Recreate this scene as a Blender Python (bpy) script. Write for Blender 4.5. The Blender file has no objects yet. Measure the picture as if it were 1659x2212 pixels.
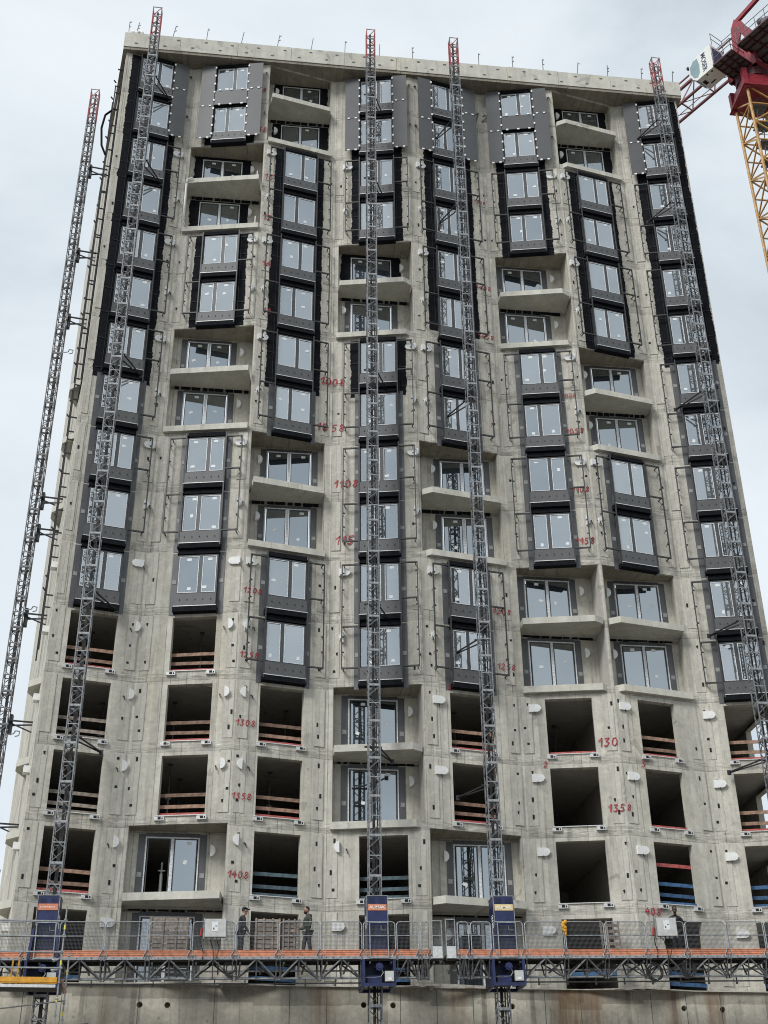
import bpy, bmesh, math, random
from mathutils import Vector, Matrix
R = math.radians
rnd = random.Random(7)
scene = bpy.context.scene
COL = scene.collection

# ------------------------------------------------------------------ camera
cam_d = bpy.data.cameras.new('camera')
cam = bpy.data.objects.new('camera', cam_d); COL.objects.link(cam)
cam_d.sensor_fit = 'VERTICAL'; cam_d.sensor_height = 36.0
cam_d.lens = 2800.0 / 2212.0 * 36.0
cam_d.clip_end = 3000
_p, _y, _r = 0.528, 0.124, -0.010
_f = Vector((math.sin(_y)*math.cos(_p), math.cos(_y)*math.cos(_p), math.sin(_p)))
_rt = Vector((math.cos(_y), -math.sin(_y), 0)); _up = _rt.cross(_f)
_rt2 = _rt*math.cos(_r) + _up*math.sin(_r); _up2 = -_rt*math.sin(_r) + _up*math.cos(_r)
mw = Matrix.Identity(4)
for i in range(3):
    mw[i][0] = _rt2[i]; mw[i][1] = _up2[i]; mw[i][2] = -_f[i]
mw[0][3], mw[1][3], mw[2][3] = -6.088, -49.416, -10.481
cam.matrix_world = mw
scene.camera = cam

# ------------------------------------------------------------------ world: overcast sky
SUN_EL, SUN_AZ = R(42), R(226)          # azimuth clockwise from +Y; sun behind the camera, veiled
world = bpy.data.worlds.new('World'); scene.world = world; world.use_nodes = True
nt = world.node_tree; nt.nodes.clear()
def N(nt, t, **kw):
    n = nt.nodes.new(t)
    for k, v in kw.items(): setattr(n, k, v)
    return n
out = N(nt, 'ShaderNodeOutputWorld'); 
sky = N(nt, 'ShaderNodeTexSky', sky_type='NISHITA'); sky.sun_disc = False
sky.sun_elevation = SUN_EL; sky.sun_rotation = SUN_AZ
bg1 = N(nt, 'ShaderNodeBackground'); bg1.inputs[1].default_value = 0.06
nt.links.new(sky.outputs[0], bg1.inputs[0])
tc = N(nt, 'ShaderNodeTexCoord')
mp = N(nt, 'ShaderNodeMapping'); mp.inputs['Scale'].default_value = (1, 1, 1.7); mp.inputs['Location'].default_value = (0.35, 0.1, 0.42)
n1 = N(nt, 'ShaderNodeTexNoise'); n1.inputs['Scale'].default_value = 2.3; n1.inputs['Detail'].default_value = 8; n1.inputs['Roughness'].default_value = 0.55
n1.inputs['Distortion'].default_value = 0.4
rp = N(nt, 'ShaderNodeValToRGB')
e = rp.color_ramp.elements
e[0].position = 0.36; e[0].color = (0.60, 0.675, 0.74, 1)
e[1].position = 0.63; e[1].color = (0.88, 0.945, 0.99, 1)
m_ = e.new(0.5); m_.color = (0.79, 0.86, 0.915, 1)
bg2 = N(nt, 'ShaderNodeBackground'); bg2.inputs[1].default_value = 0.55
mix = N(nt, 'ShaderNodeMixShader'); mix.inputs[0].default_value = 0.93
nt.links.new(tc.outputs['Generated'], mp.inputs[0]); nt.links.new(mp.outputs[0], n1.inputs['Vector'])
nt.links.new(n1.outputs['Fac'], rp.inputs[0]); nt.links.new(rp.outputs[0], bg2.inputs[0])
nt.links.new(bg1.outputs[0], mix.inputs[1]); nt.links.new(bg2.outputs[0], mix.inputs[2]); nt.links.new(mix.outputs[0], out.inputs[0])

sun_d = bpy.data.lights.new('sun', 'SUN'); sun_d.energy = 1.5; sun_d.angle = R(20); sun_d.color = (1, 0.985, 0.96)
sun = bpy.data.objects.new('sun', sun_d); COL.objects.link(sun)
sd = Vector((math.sin(SUN_AZ)*math.cos(SUN_EL), math.cos(SUN_AZ)*math.cos(SUN_EL), math.sin(SUN_EL)))
sun.rotation_euler = sd.to_track_quat('Z', 'Y').to_euler()
sun.location = sd*100
vs = scene.view_settings
vs.view_transform = 'Standard'; vs.look = 'None'; vs.exposure = 0.9; vs.gamma = 1; vs.use_curve_mapping = False
scene.cycles.filter_width = 1.05
scene.render.engine = 'CYCLES'
scene.render.resolution_x = 768; scene.render.resolution_y = 1024

# ------------------------------------------------------------------ materials
def mat(name, col, rough=0.6, metal=0.0, var=0.12, scale=6.0, streak=0.0, bump=0.0, objvar=0.0, spec=0.5):
    m = bpy.data.materials.new(name); m.use_nodes = True
    t = m.node_tree; b = t.nodes['Principled BSDF']
    b.inputs['Roughness'].default_value = rough; b.inputs['Metallic'].default_value = metal
    b.inputs['Specular IOR Level'].default_value = spec
    tc = N(t, 'ShaderNodeTexCoord'); nz = N(t, 'ShaderNodeTexNoise')
    nz.inputs['Scale'].default_value = scale; nz.inputs['Detail'].default_value = 5
    mpn = N(t, 'ShaderNodeMapping')
    mpn.inputs['Scale'].default_value = (1, 1, 0.2 if streak else 1)
    t.links.new(tc.outputs['Object'], mpn.inputs[0]); t.links.new(mpn.outputs[0], nz.inputs['Vector'])
    mr = N(t, 'ShaderNodeMapRange'); mr.inputs[1].default_value = 0.25; mr.inputs[2].default_value = 0.75
    mr.inputs[3].default_value = 1-var*2; mr.inputs[4].default_value = 1+var*1.2
    t.links.new(nz.outputs['Fac'], mr.inputs[0])
    sc = N(t, 'ShaderNodeVectorMath', operation='SCALE'); sc.inputs[0].default_value = col[:3]
    v = mr.outputs[0]
    if objvar:
        oi = N(t, 'ShaderNodeObjectInfo'); m2 = N(t, 'ShaderNodeMapRange')
        m2.inputs[3].default_value = 1-objvar; m2.inputs[4].default_value = 1+objvar
        t.links.new(oi.outputs['Random'], m2.inputs[0])
        mm = N(t, 'ShaderNodeMath', operation='MULTIPLY'); t.links.new(v, mm.inputs[0]); t.links.new(m2.outputs[0], mm.inputs[1]); v = mm.outputs[0]
    t.links.new(v, sc.inputs['Scale']); t.links.new(sc.outputs[0], b.inputs['Base Color'])
    if bump:
        bp = N(t, 'ShaderNodeBump'); bp.inputs['Strength'].default_value = bump; bp.inputs['Distance'].default_value = 0.03
        t.links.new(nz.outputs['Fac'], bp.inputs['Height']); t.links.new(bp.outputs[0], b.inputs['Normal'])
    return m

def concrete(name, col, lines=3.1, rust=0.0, floors=True, contrast=1.0):
    m = bpy.data.materials.new(name); m.use_nodes = True
    t = m.node_tree; b = t.nodes['Principled BSDF']; b.inputs['Roughness'].default_value = 0.85
    b.inputs['Specular IOR Level'].default_value = 0.25
    L = t.links.new
    tc = N(t, 'ShaderNodeTexCoord')
    def noise(scale, sc=(1, 1, 1), det=6, rough=0.55, dist=0.0):
        mpn = N(t, 'ShaderNodeMapping'); mpn.inputs['Scale'].default_value = sc
        L(tc.outputs['Object'], mpn.inputs[0])
        nz = N(t, 'ShaderNodeTexNoise'); nz.inputs['Scale'].default_value = scale; nz.inputs['Detail'].default_value = det
        nz.inputs['Roughness'].default_value = rough; nz.inputs['Distortion'].default_value = dist
        L(mpn.outputs[0], nz.inputs['Vector']); return nz.outputs['Fac']
    def rng(x, a, bb, c, d):
        mr = N(t, 'ShaderNodeMapRange'); mr.inputs[1].default_value = a; mr.inputs[2].default_value = bb
        mr.inputs[3].default_value = c; mr.inputs[4].default_value = d; L(x, mr.inputs[0]); return mr.outputs[0]
    def mth(op, a, bb=None):
        n = N(t, 'ShaderNodeMath', operation=op)
        for i, q in enumerate((a, bb)):
            if q is None: continue
            if isinstance(q, (int, float)): n.inputs[i].default_value = q
            else: L(q, n.inputs[i])
        return n.outputs[0]
    k = contrast
    v = rng(noise(0.35), 0.3, 0.7, 1-0.10*k, 1+0.09*k)
    v = mth('MULTIPLY', v, rng(noise(1.9, dist=0.8), 0.3, 0.7, 1-0.15*k, 1+0.10*k))
    v = mth('MULTIPLY', v, rng(noise(7, det=9, rough=.7), 0.3, 0.7, 1-0.13*k, 1+0.11*k))
    v = mth('MULTIPLY', v, rng(noise(2.4, (1, 1, 0.09)), 0.3, 0.7, 1-0.17*k, 1+0.10*k))      # rain streaks
    v = mth('MULTIPLY', v, rng(noise(6.5, (1, 1, 0.05), dist=0.3), 0.58, 0.70, 1.0, 1-0.26*k))
    vor = N(t, 'ShaderNodeTexVoronoi'); vor.inputs['Scale'].default_value = 1.15
    mpv = N(t, 'ShaderNodeMapping'); mpv.inputs['Scale'].default_value = (1, 0.05, 1); L(tc.outputs['Object'], mpv.inputs[0]); L(mpv.outputs[0], vor.inputs['Vector'])
    v = mth('MULTIPLY', v, rng(vor.outputs['Distance'], 0.045, 0.085, 1-0.32*k, 1.0))      # tie-hole plugs and blow holes
    sep = N(t, 'ShaderNodeSeparateXYZ'); L(tc.outputs['Object'], sep.inputs[0])
    if lines:
        wob = noise(0.5, (1, 1, 0.3))
        xs = mth('ADD', mth('MULTIPLY', sep.outputs[0], lines), mth('MULTIPLY', wob, 0.12))
        wn = N(t, 'ShaderNodeTexWhiteNoise', noise_dimensions='1D'); L(mth('FLOOR', xs), wn.inputs['W'])
        fr = mth('FRACT', xs)
        ln = mth('LESS_THAN', fr, 0.10)
        ln = mth('MULTIPLY', ln, rng(wn.outputs['Value'], 0.2, 0.7, 0.0, 1.0))
        ln = mth('MULTIPLY', ln, rng(noise(1.1), 0.35, 0.6, 0.25, 1.0))
        v = mth('MULTIPLY', v, mth('SUBTRACT', 1.0, mth('MULTIPLY', ln, 0.52)))
        v = mth('MULTIPLY', v, rng(wn.outputs['Value'], 0, 1, 0.90, 1.07))                    # one shutter board against the next
    if floors:
        zz = mth('ADD', mth('MULTIPLY', sep.outputs[2], 1/3.0), 0.5+0.09)
        zz = mth('ADD', zz, mth('MULTIPLY', noise(1.3), 0.05))
        f = mth('FRACT', zz)
        band = mth('LESS_THAN', f, 0.07)
        v = mth('MULTIPLY', v, mth('SUBTRACT', 1.0, mth('MULTIPLY', band, rng(noise(1.0, (1, 1, 2)), 0.35, 0.65, 0.0, 0.22))))
        sm = noise(3.2, (0.5, 1, 4.5), det=4, dist=1.0)                                        # smeared pour joint
        smz = mth('MULTIPLY', mth('LESS_THAN', f, 0.13), rng(sm, 0.45, 0.6, 0.0, 1.0))
        v = mth('MULTIPLY', v, mth('SUBTRACT', 1.0, mth('MULTIPLY', smz, 0.28)))
        smh = mth('MULTIPLY', mth('LESS_THAN', f, 0.11), rng(noise(4.1, (0.6, 1, 5), det=3, dist=1.3), 0.55, 0.63, 0.0, 0.30))
        v = mth('MULTIPLY', v, mth('ADD', 1.0, smh))
        jl = mth('LESS_THAN', f, 0.008)
        v = mth('MULTIPLY', v, mth('SUBTRACT', 1.0, mth('MULTIPLY', jl, 0.25)))
    # patches of fresh repair mortar
    pat = rng(noise(0.9, (1, 1, 0.8), det=3, dist=1.2), 0.66, 0.68, 0.0, 1.0)
    v = mth('MULTIPLY', v, mth('SUBTRACT', 1.0, mth('MULTIPLY', pat, 0.24)))
    sc = N(t, 'ShaderNodeVectorMath', operation='SCALE'); sc.inputs[0].default_value = col[:3]; L(v, sc.inputs['Scale'])
    colr = sc.outputs[0]
    tint = N(t, 'ShaderNodeMix', data_type='RGBA'); L(rng(noise(0.8, (1, 1, 0.15)), 0.58, 0.78, 0.0, 0.5), tint.inputs[0])
    L(colr, tint.inputs[6])
    wm = N(t, 'ShaderNodeVectorMath', operation='MULTIPLY'); L(colr, wm.inputs[0]); wm.inputs[1].default_value = (1.0, 0.93, 0.78)
    L(wm.outputs[0], tint.inputs[7]); colr = tint.outputs[2]
    if rust:
        xw = mth('ADD', sep.outputs[0], mth('MULTIPLY', noise(2.2, (1, 1, .25)), 0.5))
        tot = None
        for x0, w_, am in ((-1.75, .55, .55), (7.6, 1.25, 1.0), (11.25, .35, .7), (12.95, .45, .8), (-9.6, .3, .35), (3.1, .5, .45)):
            dd = mth('ABSOLUTE', mth('SUBTRACT', xw, x0-.25)); g_ = rng(dd, w_*.55, w_, am, 0.0); tot = g_ if tot is None else mth('MAXIMUM', tot, g_)
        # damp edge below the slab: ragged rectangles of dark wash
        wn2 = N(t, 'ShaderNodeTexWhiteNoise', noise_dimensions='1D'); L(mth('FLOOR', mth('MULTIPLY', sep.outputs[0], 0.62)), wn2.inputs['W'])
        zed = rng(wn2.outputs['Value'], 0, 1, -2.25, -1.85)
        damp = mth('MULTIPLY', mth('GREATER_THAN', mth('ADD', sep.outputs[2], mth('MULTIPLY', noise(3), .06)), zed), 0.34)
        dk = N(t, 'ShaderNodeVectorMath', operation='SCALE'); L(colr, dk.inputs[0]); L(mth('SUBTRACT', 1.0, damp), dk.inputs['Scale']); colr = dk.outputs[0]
        ru = N(t, 'ShaderNodeMix', data_type='RGBA')
        a = mth('MULTIPLY', tot, rng(noise(5, (1, 1, 0.10), dist=.5), 0.3, 0.6, 0.25, 1.0))
        L(mth('MULTIPLY', a, rust*1.15), ru.inputs[0]); L(colr, ru.inputs[6]); ru.inputs[7].default_value = (0.21, 0.10, 0.035, 1); colr = ru.outputs[2]
    L(colr, b.inputs['Base Color'])
    bp = N(t, 'ShaderNodeBump'); bp.inputs['Strength'].default_value = 0.35; bp.inputs['Distance'].default_value = 0.02
    L(noise(14, det=6), bp.inputs['Height']); L(bp.outputs[0], b.inputs['Normal'])
    return m

def glass_mat(name, tint, refl, under):
    m = bpy.data.materials.new(name); m.use_nodes = True; t = m.node_tree; t.nodes.clear()
    o = N(t, 'ShaderNodeOutputMaterial'); mx = N(t, 'ShaderNodeMixShader')
    g = N(t, 'ShaderNodeBsdfGlossy'); g.inputs['Roughness'].default_value = 0.015; g.inputs['Color'].default_value = (*tint, 1)
    d = N(t, 'ShaderNodeBsdfDiffuse'); oi = N(t, 'ShaderNodeObjectInfo')
    sc = N(t, 'ShaderNodeVectorMath', operation='SCALE'); sc.inputs[0].default_value = under
    mr = N(t, 'ShaderNodeMapRange'); mr.inputs[3].default_value = 0.2; mr.inputs[4].default_value = 1.9
    tc = N(t, 'ShaderNodeTexCoord'); nz = N(t, 'ShaderNodeTexNoise'); nz.inputs['Scale'].default_value = 1.3
    t.links.new(tc.outputs['Object'], nz.inputs['Vector'])
    ad = N(t, 'ShaderNodeMath', operation='MULTIPLY_ADD'); ad.inputs[1].default_value = 0.5; t.links.new(nz.outputs['Fac'], ad.inputs[0]); 
    hv = N(t, 'ShaderNodeMath', operation='MULTIPLY'); hv.inputs[1].default_value = 0.75; t.links.new(oi.outputs['Random'], hv.inputs[0]); t.links.new(hv.outputs[0], ad.inputs[2])
    t.links.new(ad.outputs[0], mr.inputs[0]); t.links.new(mr.outputs[0], sc.inputs['Scale']); t.links.new(sc.outputs[0], d.inputs['Color'])
    bp = N(t, 'ShaderNodeBump'); bp.inputs['Strength'].default_value = 0.02; n2 = N(t, 'ShaderNodeTexNoise'); n2.inputs['Scale'].default_value = 1.5
    t.links.new(tc.outputs['Object'], n2.inputs['Vector']); t.links.new(n2.outputs['Fac'], bp.inputs['Height']); t.links.new(bp.outputs[0], g.inputs['Normal'])
    mx.inputs[0].default_value = refl
    t.links.new(d.outputs[0], mx.inputs[1]); t.links.new(g.outputs[0], mx.inputs[2]); t.links.new(mx.outputs[0], o.inputs[0])
    return m

def net_mat(name, col, cover):
    m = bpy.data.materials.new(name); m.use_nodes = True; t = m.node_tree; t.nodes.clear()
    o = N(t, 'ShaderNodeOutputMaterial'); mx = N(t, 'ShaderNodeMixShader'); tr = N(t, 'ShaderNodeBsdfTransparent'); d = N(t, 'ShaderNodeBsdfDiffuse')
    d.inputs['Color'].default_value = (*col, 1)
    tc = N(t, 'ShaderNodeTexCoord'); sp = N(t, 'ShaderNodeSeparateXYZ'); t.links.new(tc.outputs['Object'], sp.inputs[0])
    outs = []
    for ax in (0, 2):
        a = N(t, 'ShaderNodeMath', operation='MULTIPLY'); a.inputs[1].default_value = 1/0.045; t.links.new(sp.outputs[ax], a.inputs[0])
        f = N(t, 'ShaderNodeMath', operation='FRACT'); t.links.new(a.outputs[0], f.inputs[0])
        l = N(t, 'ShaderNodeMath', operation='LESS_THAN'); l.inputs[1].default_value = cover; t.links.new(f.outputs[0], l.inputs[0]); outs.append(l.outputs[0])
    mxx = N(t, 'ShaderNodeMath', operation='MAXIMUM'); t.links.new(outs[0], mxx.inputs[0]); t.links.new(outs[1], mxx.inputs[1])
    t.links.new(mxx.outputs[0], mx.inputs[0]); t.links.new(tr.outputs[0], mx.inputs[1]); t.links.new(d.outputs[0], mx.inputs[2]); t.links.new(mx.outputs[0], o.inputs[0])
    return m

M = dict(
 conc=concrete('cast_concrete', (0.525, 0.50, 0.436)),
 conc2=concrete('pier_concrete', (0.545, 0.52, 0.455), lines=5.3, floors=False),
 slab=concrete('slab_concrete', (0.53, 0.515, 0.455), lines=0, floors=False, contrast=0.7),
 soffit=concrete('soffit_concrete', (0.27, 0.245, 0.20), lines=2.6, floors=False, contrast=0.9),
 podium=concrete('podium_concrete', (0.56, 0.525, 0.44), lines=0.55, floors=False, rust=0.6, contrast=1.1),
 inner=concrete('room_concrete', (0.44, 0.42, 0.38), lines=0, floors=False, contrast=0.6),
 black=mat('black_membrane', (0.008, 0.009, 0.012), 0.85, var=0.3, scale=5, bump=0.3, spec=0.12),
 lap=mat('membrane_lap_tape', (0.022, 0.024, 0.03), 0.7, var=0.4, scale=6, spec=0.2),
 dark=mat('dark_steel', (0.016, 0.017, 0.02), 0.5, 0.0, var=0.2),
 rail=mat('rail_steel', (0.035, 0.035, 0.034), 0.5, 0.0, var=0.2),
 frame=mat('window_frame_grey', (0.055, 0.058, 0.062), 0.45, var=0.15),
 film=mat('white_frame_film', (0.66, 0.68, 0.70), 0.5, var=0.25, scale=20),
 panel=mat('grey_cladding_panel', (0.072, 0.073, 0.076), 0.42, 0.0, var=0.05, scale=1.5),
 sill=mat('grey_spandrel_sheet', (0.082, 0.083, 0.085), 0.5, 0.0, var=0.1, scale=3),
 strip=mat('grey_sealing_tape', (0.10, 0.102, 0.108), 0.5, 0.25, var=0.18, scale=4, streak=1),
 galv=mat('galvanised_steel', (0.33, 0.34, 0.35), 0.45, 0.5, var=0.22, scale=9),
 mastm=mat('mast_steel', (0.23, 0.235, 0.245), 0.45, 0.5, var=0.25, scale=9),
 galvd=mat('weathered_steel', (0.17, 0.17, 0.175), 0.5, 0.4, var=0.3, scale=9),
 white=mat('white_plastic', (0.82, 0.82, 0.80), 0.5, var=0.06),
 alu=mat('bright_metal', (0.62, 0.62, 0.61), 0.45, 0.2, var=0.15, scale=12),
 paper=mat('paper_sticker', (0.72, 0.74, 0.74), 0.7, var=0.1, scale=14),
 plate=mat('pale_label_plate', (0.30, 0.30, 0.30), 0.6, var=0.25, scale=25),
 wood=mat('weathered_plank', (0.25, 0.155, 0.11), 0.8, var=0.3, scale=7, objvar=0.35),
 wood2=mat('grey_plank', (0.24, 0.20, 0.165), 0.85, var=0.3, scale=7, objvar=0.3),
 woodred=mat('red_plank', (0.40, 0.09, 0.08), 0.75, var=0.25, scale=7),
 woodblue=mat('blue_plank', (0.035, 0.10, 0.21), 0.7, var=0.3, scale=7, objvar=0.25),
 woodteal=mat('slate_blue_plank', (0.07, 0.11, 0.13), 0.7, var=0.3, scale=7, objvar=0.25),
 void=mat('hole_dark', (0.012, 0.012, 0.011), 0.95, var=0.1),
 paint=mat('red_marker_paint', (0.42, 0.035, 0.05), 0.7, var=0.35, scale=9),
 pencil=mat('grey_marker', (0.12, 0.115, 0.11), 0.8, var=0.3, scale=9),
 redm=mat('red_mast_paint', (0.36, 0.07, 0.07), 0.55, var=0.2),
 orange=mat('orange_toe_board', (0.58, 0.23, 0.13), 0.6, var=0.22, scale=5, objvar=0.16),
 blue=mat('blue_drive_paint', (0.012, 0.021, 0.09), 0.4, var=0.25, scale=5),
 blued=mat('dark_blue_vent', (0.008, 0.012, 0.045), 0.6, var=0.2),
 signo=mat('orange_sign', (0.62, 0.22, 0.12), 0.5, var=0.12),
 signy=mat('faded_yellow_sign', (0.72, 0.56, 0.28), 0.5, var=0.12),
 cream=mat('cream_lettering', (0.82, 0.80, 0.74), 0.5, var=0.08),
 box=mat('light_grey_cabinet', (0.50, 0.50, 0.48), 0.45, var=0.1),
 deck=mat('deck_underside', (0.075, 0.072, 0.068), 0.8, var=0.25),
 yel=mat('yellow_scaffold_board', (0.62, 0.30, 0.02), 0.5, var=0.15),
 yelt=mat('yellow_tape', (0.66, 0.62, 0.08), 0.5, var=0.1),
 cyel=mat('crane_yellow', (0.45, 0.25, 0.075), 0.5, var=0.22, scale=3),
  cjib=mat('jib_faded_red', (0.17, 0.05, 0.052), 0.55, var=0.3, scale=3),
 cred=mat('crane_red', (0.26, 0.028, 0.042), 0.42, var=0.18, scale=3),
 credd=mat('crane_dark_red', (0.07, 0.016, 0.02), 0.55, var=0.2, scale=3),
 cwhite=mat('cab_white', (0.70, 0.70, 0.66), 0.35, var=0.05),
 navy=mat('navy_lettering', (0.02, 0.03, 0.09), 0.5, var=0.1),
 cable=mat('black_cable', (0.012, 0.012, 0.012), 0.6, var=0.2),
 skin=mat('skin', (0.36, 0.20, 0.14), 0.55, var=0.08),
 skind=mat('dark_skin', (0.07, 0.04, 0.028), 0.5, var=0.08),
 hair=mat('dark_hair', (0.012, 0.010, 0.009), 0.7, var=0.2),
 jacket=mat('dark_jacket', (0.014, 0.016, 0.021), 0.8, var=0.25, scale=8),
 trous=mat('dark_trousers', (0.026, 0.028, 0.03), 0.85, var=0.25, scale=8),
 olive=mat('olive_hoodie', (0.045, 0.055, 0.042), 0.9, var=0.2, scale=8),
 redp=mat('red_plug', (0.34, 0.02, 0.02), 0.4, var=0.1),
 ground=mat('packed_dirt', (0.15, 0.14, 0.12), 0.95, var=0.25, scale=0.8, bump=0.4),
 glass=glass_mat('window_glass', (0.79, 0.85, 0.89), 0.46, (0.10, 0.105, 0.108)),
 glassd=glass_mat('door_glass', (0.79, 0.85, 0.89), 0.44, (0.035, 0.042, 0.048)),
 cabglass=glass_mat('cab_glass', (0.75, 0.88, 0.88), 0.35, (0.10, 0.15, 0.155)),
 net=net_mat('rail_mesh', (0.10, 0.10, 0.105), 0.17),
)

# ------------------------------------------------------------------ mesh helpers
class MB:
    def __init__(s): s.v = []; s.f = []; s.mi = []; s.cur = 0
    def add(s, vs, fs):
        o = len(s.v); s.v += [tuple(v) for v in vs]
        for f in fs: s.f.append(tuple(i+o for i in f)); s.mi.append(s.cur)
        return s
    def box(s, x0, x1, y0, y1, z0, z1):
        return s.add([(x0,y0,z0),(x1,y0,z0),(x1,y1,z0),(x0,y1,z0),(x0,y0,z1),(x1,y0,z1),(x1,y1,z1),(x0,y1,z1)],
                     [(0,3,2,1),(4,5,6,7),(0,1,5,4),(1,2,6,5),(2,3,7,6),(3,0,4,7)])
    def bar(s, a, b, w, h=None, n=4):
        a = Vector(a); b = Vector(b); d = b-a
        if d.length < 1e-6: return s
        d.normalize(); up = Vector((0,0,1)) if abs(d.z) < 0.95 else Vector((0,1,0))
        x = d.cross(up).normalized(); y = x.cross(d); h = h or w
        vs = []
        for p in (a, b):
            for k in range(n):
                t = 2*math.pi*(k+0.5)/n; r = 1/math.cos(math.pi/n) if n == 4 else 1
                vs.append(p + x*math.cos(t)*w/2*r + y*math.sin(t)*h/2*r)
        fs = [(k, (k+1) % n, n+(k+1) % n, n+k) for k in range(n)] + [tuple(range(n-1,-1,-1)), tuple(range(n, 2*n))]
        return s.add(vs, fs)
    def path(s, pts, w, n=5):
        for a, b in zip(pts, pts[1:]): s.bar(a, b, w, n=n)
        return s
    def prism(s, poly, axis, a, b):
        """poly of 2D points extruded along axis ('x','y','z') from a to b"""
        def P(p, t):
            return {'x': (t, p[0], p[1]), 'y': (p[0], t, p[1]), 'z': (p[0], p[1], t)}[axis]
        n = len(poly)
        return s.add([P(p, a) for p in poly]+[P(p, b) for p in poly],
                     [tuple(range(n)), tuple(range(2*n-1, n-1, -1))]+[(i, (i+1) % n, n+(i+1) % n, n+i) for i in range(n)])
    def quad(s, *p): return s.add(p, [tuple(range(len(p)))])
    def sphere(s, c, r, seg=10, rings=7, sq=(1,1,1)):
        vs = []; fs = []
        for i in range(rings+1):
            th = math.pi*i/rings
            for j in range(seg):
                ph = 2*math.pi*j/seg
                vs.append((c[0]+r*sq[0]*math.sin(th)*math.cos(ph), c[1]+r*sq[1]*math.sin(th)*math.sin(ph), c[2]+r*sq[2]*math.cos(th)))
        for i in range(rings):
            for j in range(seg): fs.append((i*seg+j, (i+1)*seg+j, (i+1)*seg+(j+1) % seg, i*seg+(j+1) % seg))
        return s.add(vs, fs)
    def mesh(s, name, *mats, smooth=False):
        me = bpy.data.meshes.new(name); me.from_pydata(s.v, [], s.f)
        for m in mats: me.materials.append(M[m] if isinstance(m, str) else m)
        if len(mats) > 1:
            for p, i in zip(me.polygons, s.mi): p.material_index = i
        bm = bmesh.new(); bm.from_mesh(me); bmesh.ops.recalc_face_normals(bm, faces=bm.faces); bm.to_mesh(me); bm.free()
        if smooth:
            for p in me.polygons: p.use_smooth = True
        me.update(); return me

BASE = {}
def thing(name, label, cat, loc=(0,0,0), rot=(0,0,0), group=None):
    o = bpy.data.objects.new(name, None); o.empty_display_size = 0.3; COL.objects.link(o)
    o.location = loc; o.rotation_euler = rot; o['label'] = label; o['category'] = cat
    if group: o['group'] = group
    BASE[o.name] = Vector(loc)
    return o
def part(name, me, parent, Mx=None, world=True, kind=None):
    """world=True: mesh/matrix given in world axes, parent is an unrotated thing at its base"""
    o = bpy.data.objects.new(name, me); COL.objects.link(o); o.parent = parent
    if Mx is not None: o.matrix_basis = Mx
    if world and parent.name in BASE: o.matrix_parent_inverse = Matrix.Translation(-BASE[parent.name])
    if kind: o['kind'] = kind
    return o
def sub(name, me, parent, Mx=None):
    o = bpy.data.objects.new(name, me); COL.objects.link(o); o.parent = parent
    if Mx is not None: o.matrix_basis = Mx
    return o
def solo(name, me, label, cat, loc=(0,0,0), rot=(0,0,0), group=None):
    o = bpy.data.objects.new(name, me); COL.objects.link(o); o.location = loc; o.rotation_euler = rot
    o['label'] = label; o['category'] = cat
    if group: o['group'] = group
    return o
T = Matrix.Translation
GZ = -12.1

# ------------------------------------------------------------------ ground
g = MB().quad((-600,-600,GZ),(600,-600,GZ),(600,600,GZ),(-600,600,GZ)).mesh('ground', 'ground')
go = bpy.data.objects.new('ground', g); COL.objects.link(go); go['kind'] = 'structure'

# ------------------------------------------------------------------ the tower
PL = [(-13.67,-.4),(-10.13,.4),(-6.02,-.4),(-2.33,.4),(1.61,-.4),(5.72,.4),(9.6,-.4),(13.45,.4),(16.8,-.4)]
UC = [None, -.1, .18, 0, .24, -.02, 0, -.13, .36]
Zf = lambda k: 3.0*(15-k)-1.5
ZB, ZT = -1.6, 46.15
BACK = 0.95
class Bay:
    def __init__(s, i):
        a = Vector(PL[i-1]); b = Vector(PL[i]); s.i = i; s.L = (b-a).length; s.u = (b-a).normalized(); s.n = Vector((s.u.y, -s.u.x)); s.m = (a+b)/2
        s.ang = math.atan2(s.u.y, s.u.x); s.ridge_right = i % 2 == 0
    def W(s, u, d, z):
        p = s.m + s.u*u + s.n*d; return Vector((p.x, p.y, z))
    def Mx(s, u, d, z): return T(s.W(u, d, z)) @ Matrix.Rotation(s.ang, 4, 'Z')
BAY = {i: Bay(i) for i in range(1, 9)}
tower = thing('concrete_tower', 'unfinished concrete apartment tower with zigzag facade, half fitted with windows', 'building', (1.6, 0, GZ))

LOG = {2: [2, 6, 14], 3: [0, 8], 4: [4, 12], 5: [8, 14], 6: [4, 10], 7: [0, 6, 10]}
OPEN = {1: [11,12,13,14,15], 2: [11,12,13], 3: [12,13,14,15], 4: [14,15], 5: [12,13], 6: [12,13,14,15], 7: [12,13,14,15], 8: [12,13,14,15]}
WIN = {}
for i in range(1, 9):
    used = set(OPEN.get(i, []))
    for k in LOG.get(i, []): used |= {k, k+1}
    WIN[i] = [k for k in range(15) if k not in used]
OH = {1: .96, 2: .92, 3: .92, 4: .95, 5: .95, 6: .97, 7: .86, 8: .95}
OC = {1: -.11, 2: .17, 3: 0, 4: .28, 5: -.02, 6: .08, 7: -.02, 8: .33}

def lspan(b):
    h = b.L/2
    return (-h+.27, h-.07) if b.ridge_right else (-h+.07, h-.27)

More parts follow.
